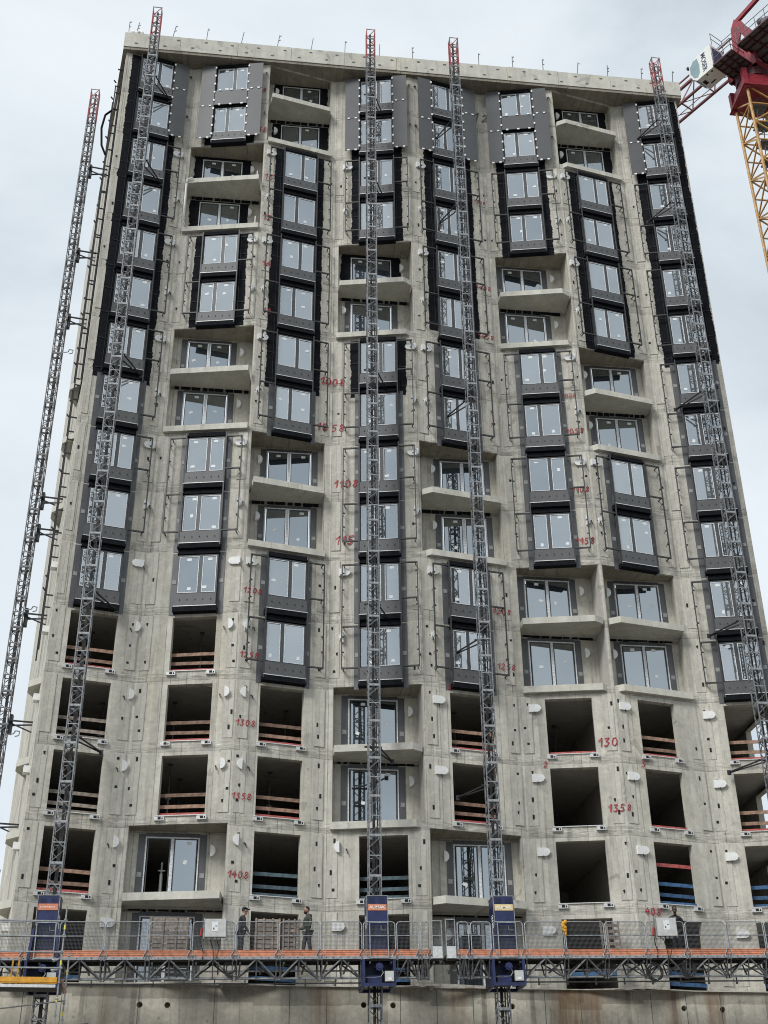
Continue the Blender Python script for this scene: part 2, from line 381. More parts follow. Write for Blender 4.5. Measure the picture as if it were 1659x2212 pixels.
def holed_wall(mb, P, us, zs, hole, depth):
    """grid of quads over us x zs minus hole(u,z), with reveals"""
    H = [[hole((us[i]+us[i+1])/2, (zs[j]+zs[j+1])/2) for j in range(len(zs)-1)] for i in range(len(us)-1)]
    for i in range(len(us)-1):
        for j in range(len(zs)-1):
            u0,u1,z0,z1 = us[i],us[i+1],zs[j],zs[j+1]
            if not H[i][j]: mb.quad(P(u0,0,z0),P(u1,0,z0),P(u1,0,z1),P(u0,0,z1)); continue
            D = H[i][j] if not isinstance(H[i][j], bool) else depth
            nb = lambda a, c: 0 <= a < len(us)-1 and 0 <= c < len(zs)-1 and H[a][c]
            if not nb(i-1,j): mb.quad(P(u0,0,z0),P(u0,-D,z0),P(u0,-D,z1),P(u0,0,z1))
            if not nb(i+1,j): mb.quad(P(u1,0,z0),P(u1,-D,z0),P(u1,-D,z1),P(u1,0,z1))
            if not nb(i,j-1): mb.quad(P(u0,0,z0),P(u1,0,z0),P(u1,-D,z0),P(u0,-D,z0))
            if not nb(i,j+1): mb.quad(P(u0,0,z1),P(u1,0,z1),P(u1,-D,z1),P(u0,-D,z1))

def holez(k): return Zf(k)+(.10 if k < 15 else -.06), Zf(k)+2.5
for i, b in BAY.items():
    rects = [(OC[i]-OH[i], OC[i]+OH[i], *holez(k), .28) for k in OPEN.get(i, [])]
    l0, l1 = lspan(b)
    rects += [(l0, l1, Zf(k+1)+.0, (Zf(k)+2.75 if k else ZT-.006), .12) for k in LOG.get(i, [])]
    us = sorted({-b.L/2, b.L/2} | {r[0] for r in rects} | {r[1] for r in rects})
    zs = sorted({ZB, ZT} | {r[2] for r in rects if r[2] > ZB} | {r[3] for r in rects} | {Zf(k) for k in range(16)})
    zs = [z for z in zs if z <= ZT]
    def hole(u, z):
        for r in rects:
            if r[0] < u < r[1] and r[2] < z < r[3]: return r[4]
        return False
    mb = MB(); holed_wall(mb, b.W, us, zs, hole, .28)
    part('facade_wall', mb.mesh('facade_wall', 'conc'), tower)

# raised formwork seams on the piers and the wavy pour joints at each floor: thin real ridges
mb = MB()
for i, b in BAY.items():
    h = b.L/2
    for s_ in (-1, 1):
        for off in ((.16, .34, .50) if i not in (1, 8) else (.2, .42)):
            u = s_*(h-off)
            for k in range(16):
                if any(k in (q, q+1) for q in LOG.get(i, [])): continue
                if abs(u-UC[i]) < 1.35 and k in WIN[i]: continue
                z0 = Zf(k)+.05+rnd.random()*.1; z1 = Zf(k)+2.7-rnd.random()*.5
                if rnd.random() < .75 and z1 < ZT: mb.bar(b.W(u+rnd.uniform(-.02,.02), .004, z0), b.W(u, .004, z1), .022, .012)
part('formwork_seam', mb.mesh('formwork_seam', 'conc'), tower, kind='stuff')

ppm = {}
for i, b in BAY.items():
    h = b.L/2
    for k in range(2, 16):
        if any(k in (q, q+1) for q in LOG.get(i, [])): continue
        for s_ in (-1, 1):
            lim = (abs(OC[i]+s_*OH[i])+.12 if (OC[i]+s_*OH[i])*s_ > 0 else .9) if k in OPEN.get(i, []) else abs(UC[i]*s_+1.35) if k in WIN[i] else 9
            lim = max(lim, .9)
            if h-.09-lim < .16: continue
            w = min(h-.09-lim, .42)/2; u = s_*(h-.09-w); t_ = rnd.choice((.018, .026, .036))
            key = round(w, 2), t_
            if key not in ppm: ppm[key] = MB().box(-w, w, -t_, -.001, .16, 2.62).mesh('pier_panel', 'conc2')
            part('pier_panel', ppm[key], tower, b.Mx(u, 0, Zf(k)))
# side walls, back, roof
mb = MB()
SX = -.20
def PLs(u, d, z): return Vector((-13.67+SX*u, -.4+u, z))   # left flank
mb.quad(PLs(0,0,ZB),PLs(16,0,ZB),PLs(16,0,ZT),PLs(0,0,ZT))
part('flank_wall', mb.mesh('flank_wall', 'conc'), tower)
mb = MB()
us = [0, 1.2, 3.4, 16]; zs = sorted({ZB, ZT} | {holez(k)[0] for k in range(12,16)} | {holez(k)[1] for k in range(12,16)})
zs = [z for z in zs if z >= ZB]
def PRs(u, d, z): return Vector((16.8+d, -.4+u, z))
holed_wall(mb, PRs, us, zs, lambda u, z: (1.2 < u < 3.4 and any(holez(k)[0] < z < holez(k)[1] for k in range(12,16))), .25)
part('flank_wall', mb.mesh('flank_wall', 'conc'), tower)
# roof slab with its upstand band
mb = MB(); mb.prism([(-13.84,-.6),(17.07,-.6),(17.07,16),(-16.9,16)], 'z', ZT, 46.32); mb.prism([(-13.82,-.58),(17.05,-.58),(17.05,16),(-16.88,16)], 'z', 46.325, 47.37)
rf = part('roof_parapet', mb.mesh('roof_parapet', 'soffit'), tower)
mb = MB()
fx = [-13.86]
while fx[-1] < 14: fx.append(fx[-1]+rnd.choice((2.9, 3.0, 3.1)))
fx[-1] = 17.09
for a, c in zip(fx, fx[1:]):
    ft = 47.39+rnd.uniform(-.02, .03)
    sub('fascia_panel', MB().box(a+.008, c-.008, -.64+rnd.uniform(-.006,.006), -.56, 46.335, ft).mesh('fascia_panel', 'slab'), rf)
hm = MB().prism([(.10*math.cos(t*.785), .055*math.sin(t*.785)) for t in range(8)], 'y', -.006, .03).mesh('tie_hole', 'pencil')
for r_, z_ in ((0, 46.62), (1, 47.12)):
    x = -13.2+.7*r_
    while x < 16.9:
        sub('tie_hole', hm, rf, T((x, -.645, z_+rnd.uniform(-.03,.03)))); x += 1.47+rnd.uniform(-.06,.06)
# underside pour boards on soffit
mb = MB()
for x in [x_*.62-13.4 for x_ in range(49)]:
    mb.bar((x, -.5, ZT-.004), (x*1.02+.1, .9, ZT-.004), .03, .008)
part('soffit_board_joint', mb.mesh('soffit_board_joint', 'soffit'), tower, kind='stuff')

# rooms behind the openings: slabs, cross walls, back wall
mb = MB()
for k in range(10, 17):
    z = Zf(k); mb.prism([(-13.8,.72),(16.7,.72),(16.7,9),(-15.4,9)], 'z', z-.26, z)
    for i, b in BAY.items():                        # nose of the slab up to the inner wall face
        pass
rooms = part('floor_slab', mb.mesh('floor_slab', 'inner'), tower)
mb = MB()
mb.quad((-15.45,9,ZB),(17,9,ZB),(17,9,20),(-15.45,9,20))
for (x, y) in PL[1:-1]: mb.box(x-.1, x+.1, y+.05, 9, ZB, 19)
part('room_wall', mb.mesh('room_wall', 'inner'), tower)

# ---------------- loggias
def wedge(pts, z0, z1): return MB().prism(pts, 'z', z0, z1)
DOORX = {2: -.1, 3: 0, 4: 0, 5: .18, 6: -.2, 7: .05}
BLACKLOG = {(2,2),(3,0),(4,4),(7,0)}
def bar_frame(mb, x0, x1, z0, z1, w, y0, y1):
    mb.box(x0, x0+w, y0, y1, z0, z1); mb.box(x1-w, x1, y0, y1, z0, z1); mb.box(x0+w, x1-w, y0, y1, z0, z0+w); mb.box(x0+w, x1-w, y0, y1, z1-w, z1)
# door: two sashes
DH = 2.5
mb = MB(); bar_frame(mb, -1.03, 1.03, .02, DH, .05, -.06, .0); 
mb.box(-.06, .06, -.07, -.0, .07, DH-.05)
door_me = mb.mesh('balcony_door', 'film')
mb = MB()
bar_frame(mb, -.435, .435, .08, DH-.06, .035, -.052, -.02)
sash_me = mb.mesh('sash_frame', 'frame')
dpane = MB().box(-.40, .40, -.040, -.032, .12, DH-.10).mesh('pane', 'glassd')
stick = [MB().box(-w/2, w/2, -.003, .003, -h/2, h/2).mesh('paper_sticker', 'paper') for w, h in ((.15,.13),(.19,.12),(.13,.16))]
capm = MB().prism([(-.24,-.16),(.12,-.16),(.22,-.11),(.28,0),(.22,.11),(.12,.16),(-.24,.16)], 'y', -.13, .0).mesh('bracket_cap', 'white')
caph = MB().prism([(-.0,-.22)]+[(-.2*math.cos(t), .22*math.sin(t)) for t in [R(-80+20*q) for q in range(9)]]+[(0,.22)], 'y', -.16, .0).mesh('bracket_cap', 'white')
hookm = MB(); hookm.bar((0,0,0), (.05,-.12,-.10), .05); hookm.bar((.05,-.12,-.1), (.08,-.14,-.26), .04); hookm = hookm.mesh('bracket_hook', 'dark')
platem = MB().box(-.085,.085,-.012,0,-.09,.09).mesh('label_plate', 'plate')

tape_door = [MB().box(*q).mesh('sealing_tape', 'strip') for q in ((-1.31,-1.05,-.02,-.004,.0,2.62),(1.05,1.31,-.02,-.004,.0,2.62),(-1.04,1.04,-.02,-.004,2.52,2.66))]
tape_win = MB().box(-.13,.13,-.02,-.002,-.40,2.52).mesh('sealing_tape', 'strip')
def ragged_rect(x0, x1, z0, z1, amp, step, y=-.015):
    mb = MB(); nz = max(2, int((z1-z0)/step)); pts = []
    def walk():
        q = 0; o = []
        for j in range(nz+1): q = .86*q+rnd.uniform(-amp, amp)*.7; o.append(q)
        return o
    rl, rr_ = walk(), walk()
    left = [(x0+rnd.uniform(-amp,amp)+rl[j], z0+(z1-z0)*j/nz) for j in range(nz+1)]
    right = [(x1+rnd.uniform(-amp,amp)+rr_[j], z0+(z1-z0)*j/nz) for j in range(nz+1)]
    for j in range(nz):
        a, c, d, e2 = left[j], right[j], right[j+1], left[j+1]
        mb.quad((a[0],y,a[1]),(c[0],y,c[1]),(d[0],y,d[1]),(e2[0],y,e2[1]))
        mb.quad((a[0],y,a[1]),(a[0],0,a[1]),(e2[0],0,e2[1]),(e2[0],y,e2[1]))
        mb.quad((c[0],y,c[1]),(c[0],0,c[1]),(d[0],0,d[1]),(d[0],y,d[1]))
    return mb

for i, ks in LOG.items():
    b = BAY[i]; l0, l1 = lspan(b)
    for k in ks:
        zlo, zhi = Zf(k+1), (Zf(k)+2.75 if k else ZT-.012)
        pl = b.W(l0, -.12, 0); pr = b.W(l1, -.12, 0)
        mb = MB()
        xl, xr = pl.x, pr.x
        # cheeks and back wall
        mb.box(xl-.1, xl, pl.y, BACK+.1, zlo-.2, zhi+(.1 if k else 0)); mb.box(xr, xr+.1, pr.y, BACK+.1, zlo-.2, zhi+(.1 if k else 0))
        cx = b.m.x+DOORX[i]
        for kk in (k, k+1):
            z0, z1 = Zf(kk)+.02, Zf(kk)+DH
            zt = zhi if kk == k else Zf(k)
            mb.quad((xl,BACK,Zf(kk)-.2),(cx-1.03,BACK,Zf(kk)-.2),(cx-1.03,BACK,zt),(xl,BACK,zt))
            mb.quad((cx+1.03,BACK,Zf(kk)-.2),(xr,BACK,Zf(kk)-.2),(xr,BACK,zt),(cx+1.03,BACK,zt))
            mb.quad((cx-1.03,BACK,z1),(cx+1.03,BACK,z1),(cx+1.03,BACK,zt),(cx-1.03,BACK,zt))
        lg = part('loggia', mb.mesh('loggia', 'conc'), tower)
        # soffit of the loggia, planked
        so = MB().prism([(pl.x, pl.y-.02), (pr.x, pr.y-.02), (xr, BACK+.1), (xl, BACK+.1)], 'z', zhi-.02, zhi+.08)
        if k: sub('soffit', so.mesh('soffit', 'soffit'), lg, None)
        # slabs
        ch = .32 if i >= 4 else 0.0
        for kk, fr, zt, zb in ((k, .42, .10, -.19), (k+1, .2, .05, -.24)):
            a = b.W(l0+.12 if kk == k else l0-.04, fr, 0); c = b.W(l1-.1 if kk == k else l1-.04, fr, 0)
            if not b.ridge_right: a = b.W(l0+.1 if kk == k else l0+.04, fr, 0); c = b.W(l1-.12 if kk == k else l1+.04, fr, 0)
            if ch and b.ridge_right:
                c1 = c - Vector((*(b.u*ch), 0)); c2 = b.W(l1-.06, fr-.34, 0); front = [a, c1, c2]
            elif ch:
                a1 = a + Vector((*(b.u*ch), 0)); a2 = b.W(l0+.06, fr-.34, 0); front = [a2, a1, c]
            else: front = [a, c]
            poly = [(p.x, p.y) for p in front]+[(xr+.02, BACK+.02), (xl-.02, BACK+.02)]
            z = Zf(kk)
            if kk < 15: me = wedge(poly, z+zb, z+zt).mesh('balcony_slab', 'slab')
            if kk < 15: part('balcony_slab', me, tower)
            if kk == k:   # dark strip of the thermal break under the slab
                tb = MB()
                x = xl+.2
                while x < xr-.3:
                    w = rnd.uniform(.15, .5); tb.box(x, x+w, BACK-.09, BACK-.01, z+zb-.11-rnd.uniform(0,.04), z+zb-.005); x += w+rnd.uniform(.02,.12)
                part('thermal_break', tb.mesh('thermal_break', 'black'), tower, kind='stuff')
            # door unit
            Mx = T((cx, BACK, z))
            dr = part('balcony_door', door_me, tower, Mx)
            for s_ in (-1, 1): sub('sash_frame', sash_me, dr, T((s_*.51, 0, 0)))
            open_left = (i == 2 and k == 14 and kk == 14)
            for s_ in (-1, 1):
                if open_left and s_ < 0: continue
                pn = sub('pane', dpane, dr, T((s_*.51, 0, 0)))
                if rnd.random() < .75: sub('paper_sticker', rnd.choice(stick), dr, T((s_*.51+rnd.uniform(-.2,.2), -.046, rnd.uniform(.9,1.6))) @ Matrix.Rotation(rnd.uniform(-.7,.7), 4, 'Y'))
                if rnd.random() < .6: sub('paper_sticker', stick[1], dr, T((s_*.51+rnd.uniform(-.15,.15), -.046, DH-.22)))
            if (i, k) in BLACKLOG and not (i == 4 and kk == 5):
                part('membrane', ragged_rect(-1.5, 1.5, -.05 if kk == k else .0, 2.72 if kk == k else 2.62, .04, .12).mesh('membrane', 'black'), tower, T((cx, BACK-.008, z)))
            else:
                for tm in tape_door: part('sealing_tape', tm, tower, Mx)
                for s_ in (-1, 1): part('label_plate', platem, tower, T((cx+s_*1.19, BACK-.02, z+1.05)))
            if i in (2, 4, 6) or (i == 5 and k == 8):
                sd_ = 1 if i in (2, 4, 6) else -1
                if i == 4 and kk == 5: sd_ = -1
                if cx+1.5 < xr or sd_ < 0: part('bracket_cap', caph, tower, T((cx+sd_*1.46, BACK-.005, z+2.0)) @ Matrix.Rotation(math.pi, 4, 'Z') @ T((0,.0,0)) @ Matrix.Scale(-1, 4, (0,1,0)))
            elif (i == 5 and k == 14) or i == 3 or i == 7:
                part('bracket_cap', caph, tower, T((cx-1.42, BACK-.005, z+2.0)) @ Matrix.Rotation(math.pi, 4, 'Z') @ Matrix.Scale(-1, 4, (0,1,0)))

# ---------------- windows
WH = .83
def window_meshes(wide_left):
    mul = .13 if wide_left else -.13
    fr = MB(); bar_frame(fr, -WH-.03, WH+.03, .47, 2.33, .05, -.20, .0); fr.box(mul-.07, mul+.07, -.19, -.02, .52, 2.28)
    fl = []
    for a, c in ((-WH+.03, mul-.08), (mul+.08, WH-.03)):
        f1 = MB(); bar_frame(f1, a, c, .54, 2.26, .03, -.207, -.185); fl.append(f1.mesh('sash_film', 'film'))
    pa = []
    for a, c in ((-WH+.055, mul-.105), (mul+.105, WH-.055)):
        pa.append(MB().box(a, c, -.185, -.177, .565, 2.235).mesh('pane', 'glass'))
    return fr.mesh('window', 'frame'), fl, pa, mul
WM = {True: window_meshes(True), False: window_meshes(False)}
mb = MB(); mb.box(-.87, .87, -.30, -.01, -.10, .44)
spand = mb.mesh('spandrel_panel', 'sill')
led = MB(); led.box(-.90, .90, -.325, -.005, -.135, -.105); ledge_me = led.mesh('drip_edge', 'alu')
und = MB(); und.box(-.93, .93, -.31, -.002, -.36, -.14); under_me = und.mesh('underside_box', 'black')
rv = MB(); rv.box(-.90,.90,-.24,-.002,2.37,2.45); rv.box(-.86,.86,-.20,-.002,2.46,2.6); lint_me = rv.mesh('lintel_box', 'black')
pinm = MB()
for q in range(5): pinm.box(-.66+q*.33-.012, -.66+q*.33+.012, -.335, -.30, .15, .21)
pin_me = pinm.mesh('panel_pin', 'dark')
MEM = {1: [(0,6)], 2: [(0,1),(4,5)], 3: [(2,6)], 4: [(0,3),(6,6)], 5: [(0,5)], 6: [(0,3)], 7: [(2,5)], 8: [(0,5)]}
MEMW = {1: (1.38, 1.28), 8: (1.36, 1.3)}
def in_mem(i, k): return any(a <= k <= c for a, c in MEM.get(i, []))
for i, ks in WIN.items():
    b = BAY[i]
    for k in ks:
        wl = k % 2 == 0
        fm, fl, pa, mul = WM[wl]
        w = part('window', fm, tower, b.Mx(UC[i], 0, Zf(k)))
        for f1 in fl: sub('sash_film', f1, w)
        for p, x in zip(pa, (-.4, .4)):
            c_ = Vector((x, -.18, 1.4)); sub('pane', p, w, T(c_) @ Matrix.Rotation(R(rnd.uniform(-.25,.25)), 4, 'Z') @ Matrix.Rotation(R(rnd.uniform(-.5,.5)), 4, 'X') @ T(-c_))
        sub('spandrel_panel', spand, w); sub('drip_edge', ledge_me, w); sub('underside_box', under_me, w); sub('lintel_box', lint_me, w); sub('panel_pin', pin_me, w)['kind'] = 'stuff'
        for x in (-.45, .45):
            if rnd.random() < .7: sub('paper_sticker', rnd.choice(stick), w, T((x+rnd.uniform(-.18,.18), -.190, rnd.choice((.66,.70,.72,1.2,1.6))+rnd.uniform(0,.1))) @ Matrix.Rotation(rnd.uniform(-.2,.2), 4, 'Y'))
            if rnd.random() < .7: sub('paper_sticker', stick[1], w, T((x+rnd.uniform(-.12,.12), -.188, 2.12)))
        if not in_mem(i, k):
            for s_ in (-1, 1):
                part('sealing_tape', tape_win, tower, b.Mx(UC[i]+s_*1.0, 0, Zf(k)))
                part('label_plate', platem, tower, b.Mx(UC[i]+s_*1.0, .021, Zf(k)+1.15))

# membranes behind the windows, ragged at their edges
for i, runs in MEM.items():
    b = BAY[i]; wl, wr = MEMW.get(i, (1.32, 1.30))
    for a, c in runs:
        z1 = Zf(a)+2.6; z0 = Zf(c+1)+2.3
        if i == 6: z0 = Zf(4)+2.62
        if i == 5: z0 = Zf(5)+.3
        if i in (2, 4) and a != 6: z0 = Zf(c+1)+2.80 if (c+1) in LOG.get(i, []) or True else z0
        if (i, a) == (2, 4): z0 = Zf(6)+2.78
        if (i, a) == (7, 2): z0 = Zf(6)+2.78
        if a == 0: z1 = ZT-.05
        part('membrane', ragged_rect(-wl, wr, z0, z1, .022, .07).mesh('membrane', 'black'), tower, b.Mx(UC[i], 0.0, 0))
        laps = MB()
        for s_ in (-1, 1):
            z = z0+.5
            while z < z1-.2:
                x0 = s_*1.08; laps.bar((x0-.2, -.02, z), (x0+.2, -.02, z+rnd.uniform(-.05,.05)), .03, .05); z += rnd.uniform(.9, 1.7)
            laps.bar((s_*.98+rnd.uniform(-.03,.03), -.02, z0+.1), (s_*.98, -.02, z1-.1), .03, .03)
        part('membrane_lap', laps.mesh('membrane_lap', 'lap'), tower, b.Mx(UC[i], 0.0, 0), kind='stuff')

# rails for the cladding: two storeys each
RAILS = {1: [2,4,6,8], 2: [4,8], 3: [2,4,6,10], 4: [2,6,8,10], 5: [2,4,6,10], 6: [2,6,8], 7: [2,4,8], 8: [2,4,6,8,10]}
y = -.29; w_ = .05
H3 = 3.0   # local z=0 is the floor of the lower storey
rails_me = {}
for s_, mid in ((1, H3+.58), (-1, 2.34)):
    rm = MB(); rm.bar((s_*.90, y, -.25), (s_*.90, y, H3+2.52), .055)
    for z in (H3+2.28, mid, .45): rm.bar((s_*.93, y, z), (s_*1.62, y, z), w_+.012)
    rm.bar((s_*1.62, y, .42), (s_*1.62, y, H3+2.3), w_)
    for z in (.5, 1.2, 1.9, 3.3, 4.1, 4.9):
        rm.bar((s_*1.62, y, z), (s_*1.53, y+.04, z-.02), .05)
        rm.bar((s_*1.62, y, z), (s_*1.62, -.003, z), .018)
    for z in (H3+2.28, mid, .45): rm.bar((s_*1.55, y, z), (s_*1.55, -.003, z), .04)
    rails_me[s_] = rm.mesh('cladding_rail', 'rail')
r1 = MB(); r1.bar((0, y, -.25), (0, y, 2.52), .05)
rail1 = r1.mesh('cladding_rail', 'dark')
capsR = {1, 2, 4, 6}
for i, ks in RAILS.items():
    b = BAY[i]
    for k in ks:
        for s_ in (-1, 1):
            if (i, s_) not in ((1,-1),(8,1)): part('cladding_rail', rails_me[s_], tower, b.Mx(UC[i], 0, Zf(k+1)))
for i, ks in WIN.items():
    b = BAY[i]
    for k in ks:
        if i == 8: continue
        if k < 2: 
            sidec = (1,) if i == 1 else (1, ) if i in (2,4,6) else (-1,)
            for s_ in sidec: part('bracket_hook', hookm, tower, b.Mx(UC[i]+s_*1.78, .02, Zf(k)+2.0))
            continue
        s_ = 1 if i in (1, 2, 6) else -1
        if i == 4: s_ = 1 if 6 <= k <= 9 else -1
        part('bracket_cap', capm if (k % 2 == 0) else caph, tower, b.Mx(UC[i]+s_*(1.55), .01, Zf(k)+(2.05 if k % 2 == 0 else 1.95)) @ (Matrix.Scale(-1, 4, (1,0,0)) if s_ > 0 else Matrix.Identity(4)) @ Matrix.Rotation(.12, 4, 'X'))
        part('bracket_hook', hookm, tower, b.Mx(UC[i]+s_*1.74, .03, Zf(k)+1.98))
for i, k, uo, big in [(1,11,1.6,0),(1,12,1.6,0),(1,13,1.6,0),(1,14,1.55,0),(2,11,1.62,0),(2,12,1.62,0),(2,13,1.62,0),(3,11,-1.6,0),(3,12,-1.55,0),(3,13,-1.55,0),(3,14,-1.55,0),
                      (4,14,-1.42,0),(5,12,-1.5,1),(5,13,-1.48,1),(6,12,-1.35,1),(6,13,-1.4,1),(6,14,-1.4,1),(7,12,-1.55,1),(7,13,-1.5,1),(7,14,-1.45,1),(8,12,-1.3,1),(8,13,-1.25,1),(8,14,-1.2,1),
                      (1,15,1.6,1),(6,15,-1.4,1),(8,15,-1.2,1),(4,15,-1.45,1)]:
    b = BAY[i]
    fl = Matrix.Scale(-1, 4, (1,0,0)) if uo > 0 and not big else Matrix.Identity(4)
    part('bracket_cap', capm if big else caph, tower, b.Mx(uo, .01, Zf(k)+2.1) @ fl @ Matrix.Rotation(.12, 4, 'X'))
    if k < 15: part('bracket_hook', hookm, tower, b.Mx(uo+(.25 if not big and uo < 0 else -.22 if not big else -.05), .01, Zf(k)+2.02) @ Matrix.Scale(.8, 4))

# finished grey panels on the two top storeys
cl = MB().box(-.04,.04,-.03,.02,-.06,.06).mesh('panel_clip', 'white')
def panel(b, u0, u1, z0, z1):
    ob = part('cladding_panel', MB().box(u0, u1, -.36, -.33, z0, z1).mesh('cladding_panel', 'panel'), tower, b.Mx(0, 0, 0)); return ob
for i, sides in {1: (1,), 2: (-1,1), 4: (-1,1), 5: (-1,1), 6: (-1,1), 8: (-1,)}.items():
    b = BAY[i]; u0 = UC[i]
    for s_ in sides:
        zj = Zf(1)+2.35 if s_ < 0 else Zf(0)+.5
        a, c = sorted((u0+s_*.90, u0+s_*1.66))
        zb, zt = Zf(1)+.02, Zf(0)+2.42
        p1 = panel(b, a, c, zb, zj-.012); p2 = panel(b, a, c, zj+.012, zt)
        for uo in (1.62, .97): part('cladding_rail', MB().bar((u0+s_*uo, -.3, zb+.1), (u0+s_*uo, -.3, zt-.1), .05).mesh('cladding_rail', 'dark'), tower, b.Mx(0,0,0))
        z = zb+.25
        while z < zt:
            part('panel_clip', cl, tower, b.Mx(u0+s_*.90, .365, z)); z += .62
        for f in (.25, .75):
            part('panel_clip', cl, tower, b.Mx(a+(c-a)*f, .365, zb-.01) @ Matrix.Rotation(R(90), 4, 'Y'))
            part('panel_clip', cl, tower, b.Mx(a+(c-a)*f, .365, zj) @ Matrix.Rotation(R(90), 4, 'Y'))
    if i in (2, 6):
        panel(b, u0-.87, u0+.87, Zf(1)+2.42, Zf(0)+.46)
        for f in (-.6, .0, .6):
            for z in (Zf(1)+2.40, Zf(0)+.48): part('panel_clip', cl, tower, b.Mx(u0+f, .37, z) @ Matrix.Rotation(R(90), 4, 'Y'))
    for k in (0, 1):
        for s_ in (-1, 1): part('cladding_rail', rail1, tower, b.Mx(u0+s_*.90, 0, Zf(k)))

# openings: guard boards, sill trays with fixing boxes
board = {}
def board_me(w, m): 
    key = (round(w,2), m)
    if key not in board: board[key] = MB().box(-w, w, -.03, .0, -.07, .07).mesh('guard_board', m)
    return board[key]
fbx = MB(); fbx.cur = 0; fbx.box(-.19,.19,-.10,.0,-.08,.06); fbx.cur = 1; fbx.box(-.05,.07,-.104,-.099,-.05,.05); fbx.box(.1,.15,-.104,-.099,-.05,.03)
fbx = fbx.mesh('fixing_box', 'alu', 'void')
for i, ks in OPEN.items():
    b = BAY[i]; w = OH[i]
    for k in ks:
        c = OC[i]
        if k < 15:
            tr = MB(); tr.box(c-w-.06, c+w+.06, -.05, .2, -.03, .0); part('sill_tray', tr.mesh('sill_tray', 'alu'), tower, b.Mx(0,0,Zf(k)+.098))
            for s_ in (-1, 1): part('fixing_box', fbx, tower, b.Mx(c+s_*(w-.1), .0, Zf(k)-.03))
        m = 'wood'
        hs = (.50, .95)
        if (i, k) in ((3,14),(4,14)): m = 'woodteal'
        if (i, k) in ((1,13),(1,12)): m = 'wood2'
        if (i, k) in ((7,14),(8,14)): m = 'woodblue'
        if i == 6: hs = ()
        if i == 7 and k == 13: hs = ()
        if k == 15:
            m = 'woodblue'; hs = (.55, 1.0) if i in (6,7,3,4) else ()
        for z in hs: part('guard_board', board_me(w+.08, m), tower, b.Mx(c, -.30, Zf(k)+z+rnd.uniform(-.03,.03)) @ Matrix.Rotation(rnd.uniform(-.012,.012), 4, 'Y'))
        if i == 7 and k == 14: part('guard_board', board_me(w+.08, 'woodred'), tower, b.Mx(c, -.30, Zf(k)+1.68))
        if i != 6 or k < 13: part('guard_board', board_me(w-.02, 'woodred' if m == 'wood' else m), tower, b.Mx(c, -.2, Zf(k)+.17))

prop_me = MB(); prop_me.bar((0,0,0),(0,0,1.3),.09,n=7); prop_me.bar((0,0,1.3),(0,0,2.70),.06,n=6); prop_me.box(-.1,.1,-.1,.1,2.70,2.73); prop_me.box(-.1,.1,-.1,.1,0,.02); prop_me.box(-.12,.12,-.02,.02,1.28,1.33)
prop_me = prop_me.mesh('steel_prop', 'galvd')
crate = MB().box(-.5,.5,-.4,.4,0,.55).mesh('stacked_board', 'wood2')
for i, k, x, y_ in ((1,11,-.4,2.4),(1,12,.3,3.0),(2,11,.45,2.0),(2,12,-.5,2.6),(2,13,-.45,1.8),(2,13,-.1,3.6),(3,12,.3,3.1),(3,13,-.3,2.4),(5,12,-.3,2.6),(6,12,.4,3.8),(7,12,0,2.8),(7,13,-.3,3.3),(8,12,-.5,3.0)):
    part('steel_prop', prop_me, tower, T((BAY[i].m.x+x, y_, Zf(k))))
for i, k, x in ((2,12,.3),(3,14,-.3),(1,13,.2),(5,13,.2)):
    part('stacked_board', crate, tower, T((BAY[i].m.x+x, 2.2, Zf(k))) @ Matrix.Rotation(rnd.uniform(-.4,.4), 4, 'Z'))
# anchor pockets left in the concrete
anch = [MB().box(-.04,.04,-.004,.02,-.09,.09).mesh('anchor_pocket', 'void'), MB().box(-.05,.05,-.004,.02,-.05,.05).mesh('anchor_pocket', 'void'),
        MB().prism([(-.04,.05),(.05,.07),(.03,-.08),(-.02,-.05)], 'y', -.004, .02).mesh('anchor_pocket', 'void')]
na = 0
for i, b in BAY.items():
    for k in range(2, 15):
        if any(k in (q, q+1) for q in LOG.get(i, [])): continue
        for s_ in (-1, 1):
            for z in ((.55, 1.15, 2.3) if k >= 11 else (1.4,) if k > 6 else (.9,)):
                if na >= 230 or rnd.random() < (.22 if k >= 11 else .45): continue
                u = s_*(b.L/2-rnd.uniform(.14, .4))
                part('anchor_pocket', rnd.choice(anch), tower, b.Mx(u, .034, Zf(k)+z+rnd.uniform(-.12,.12))); na += 1

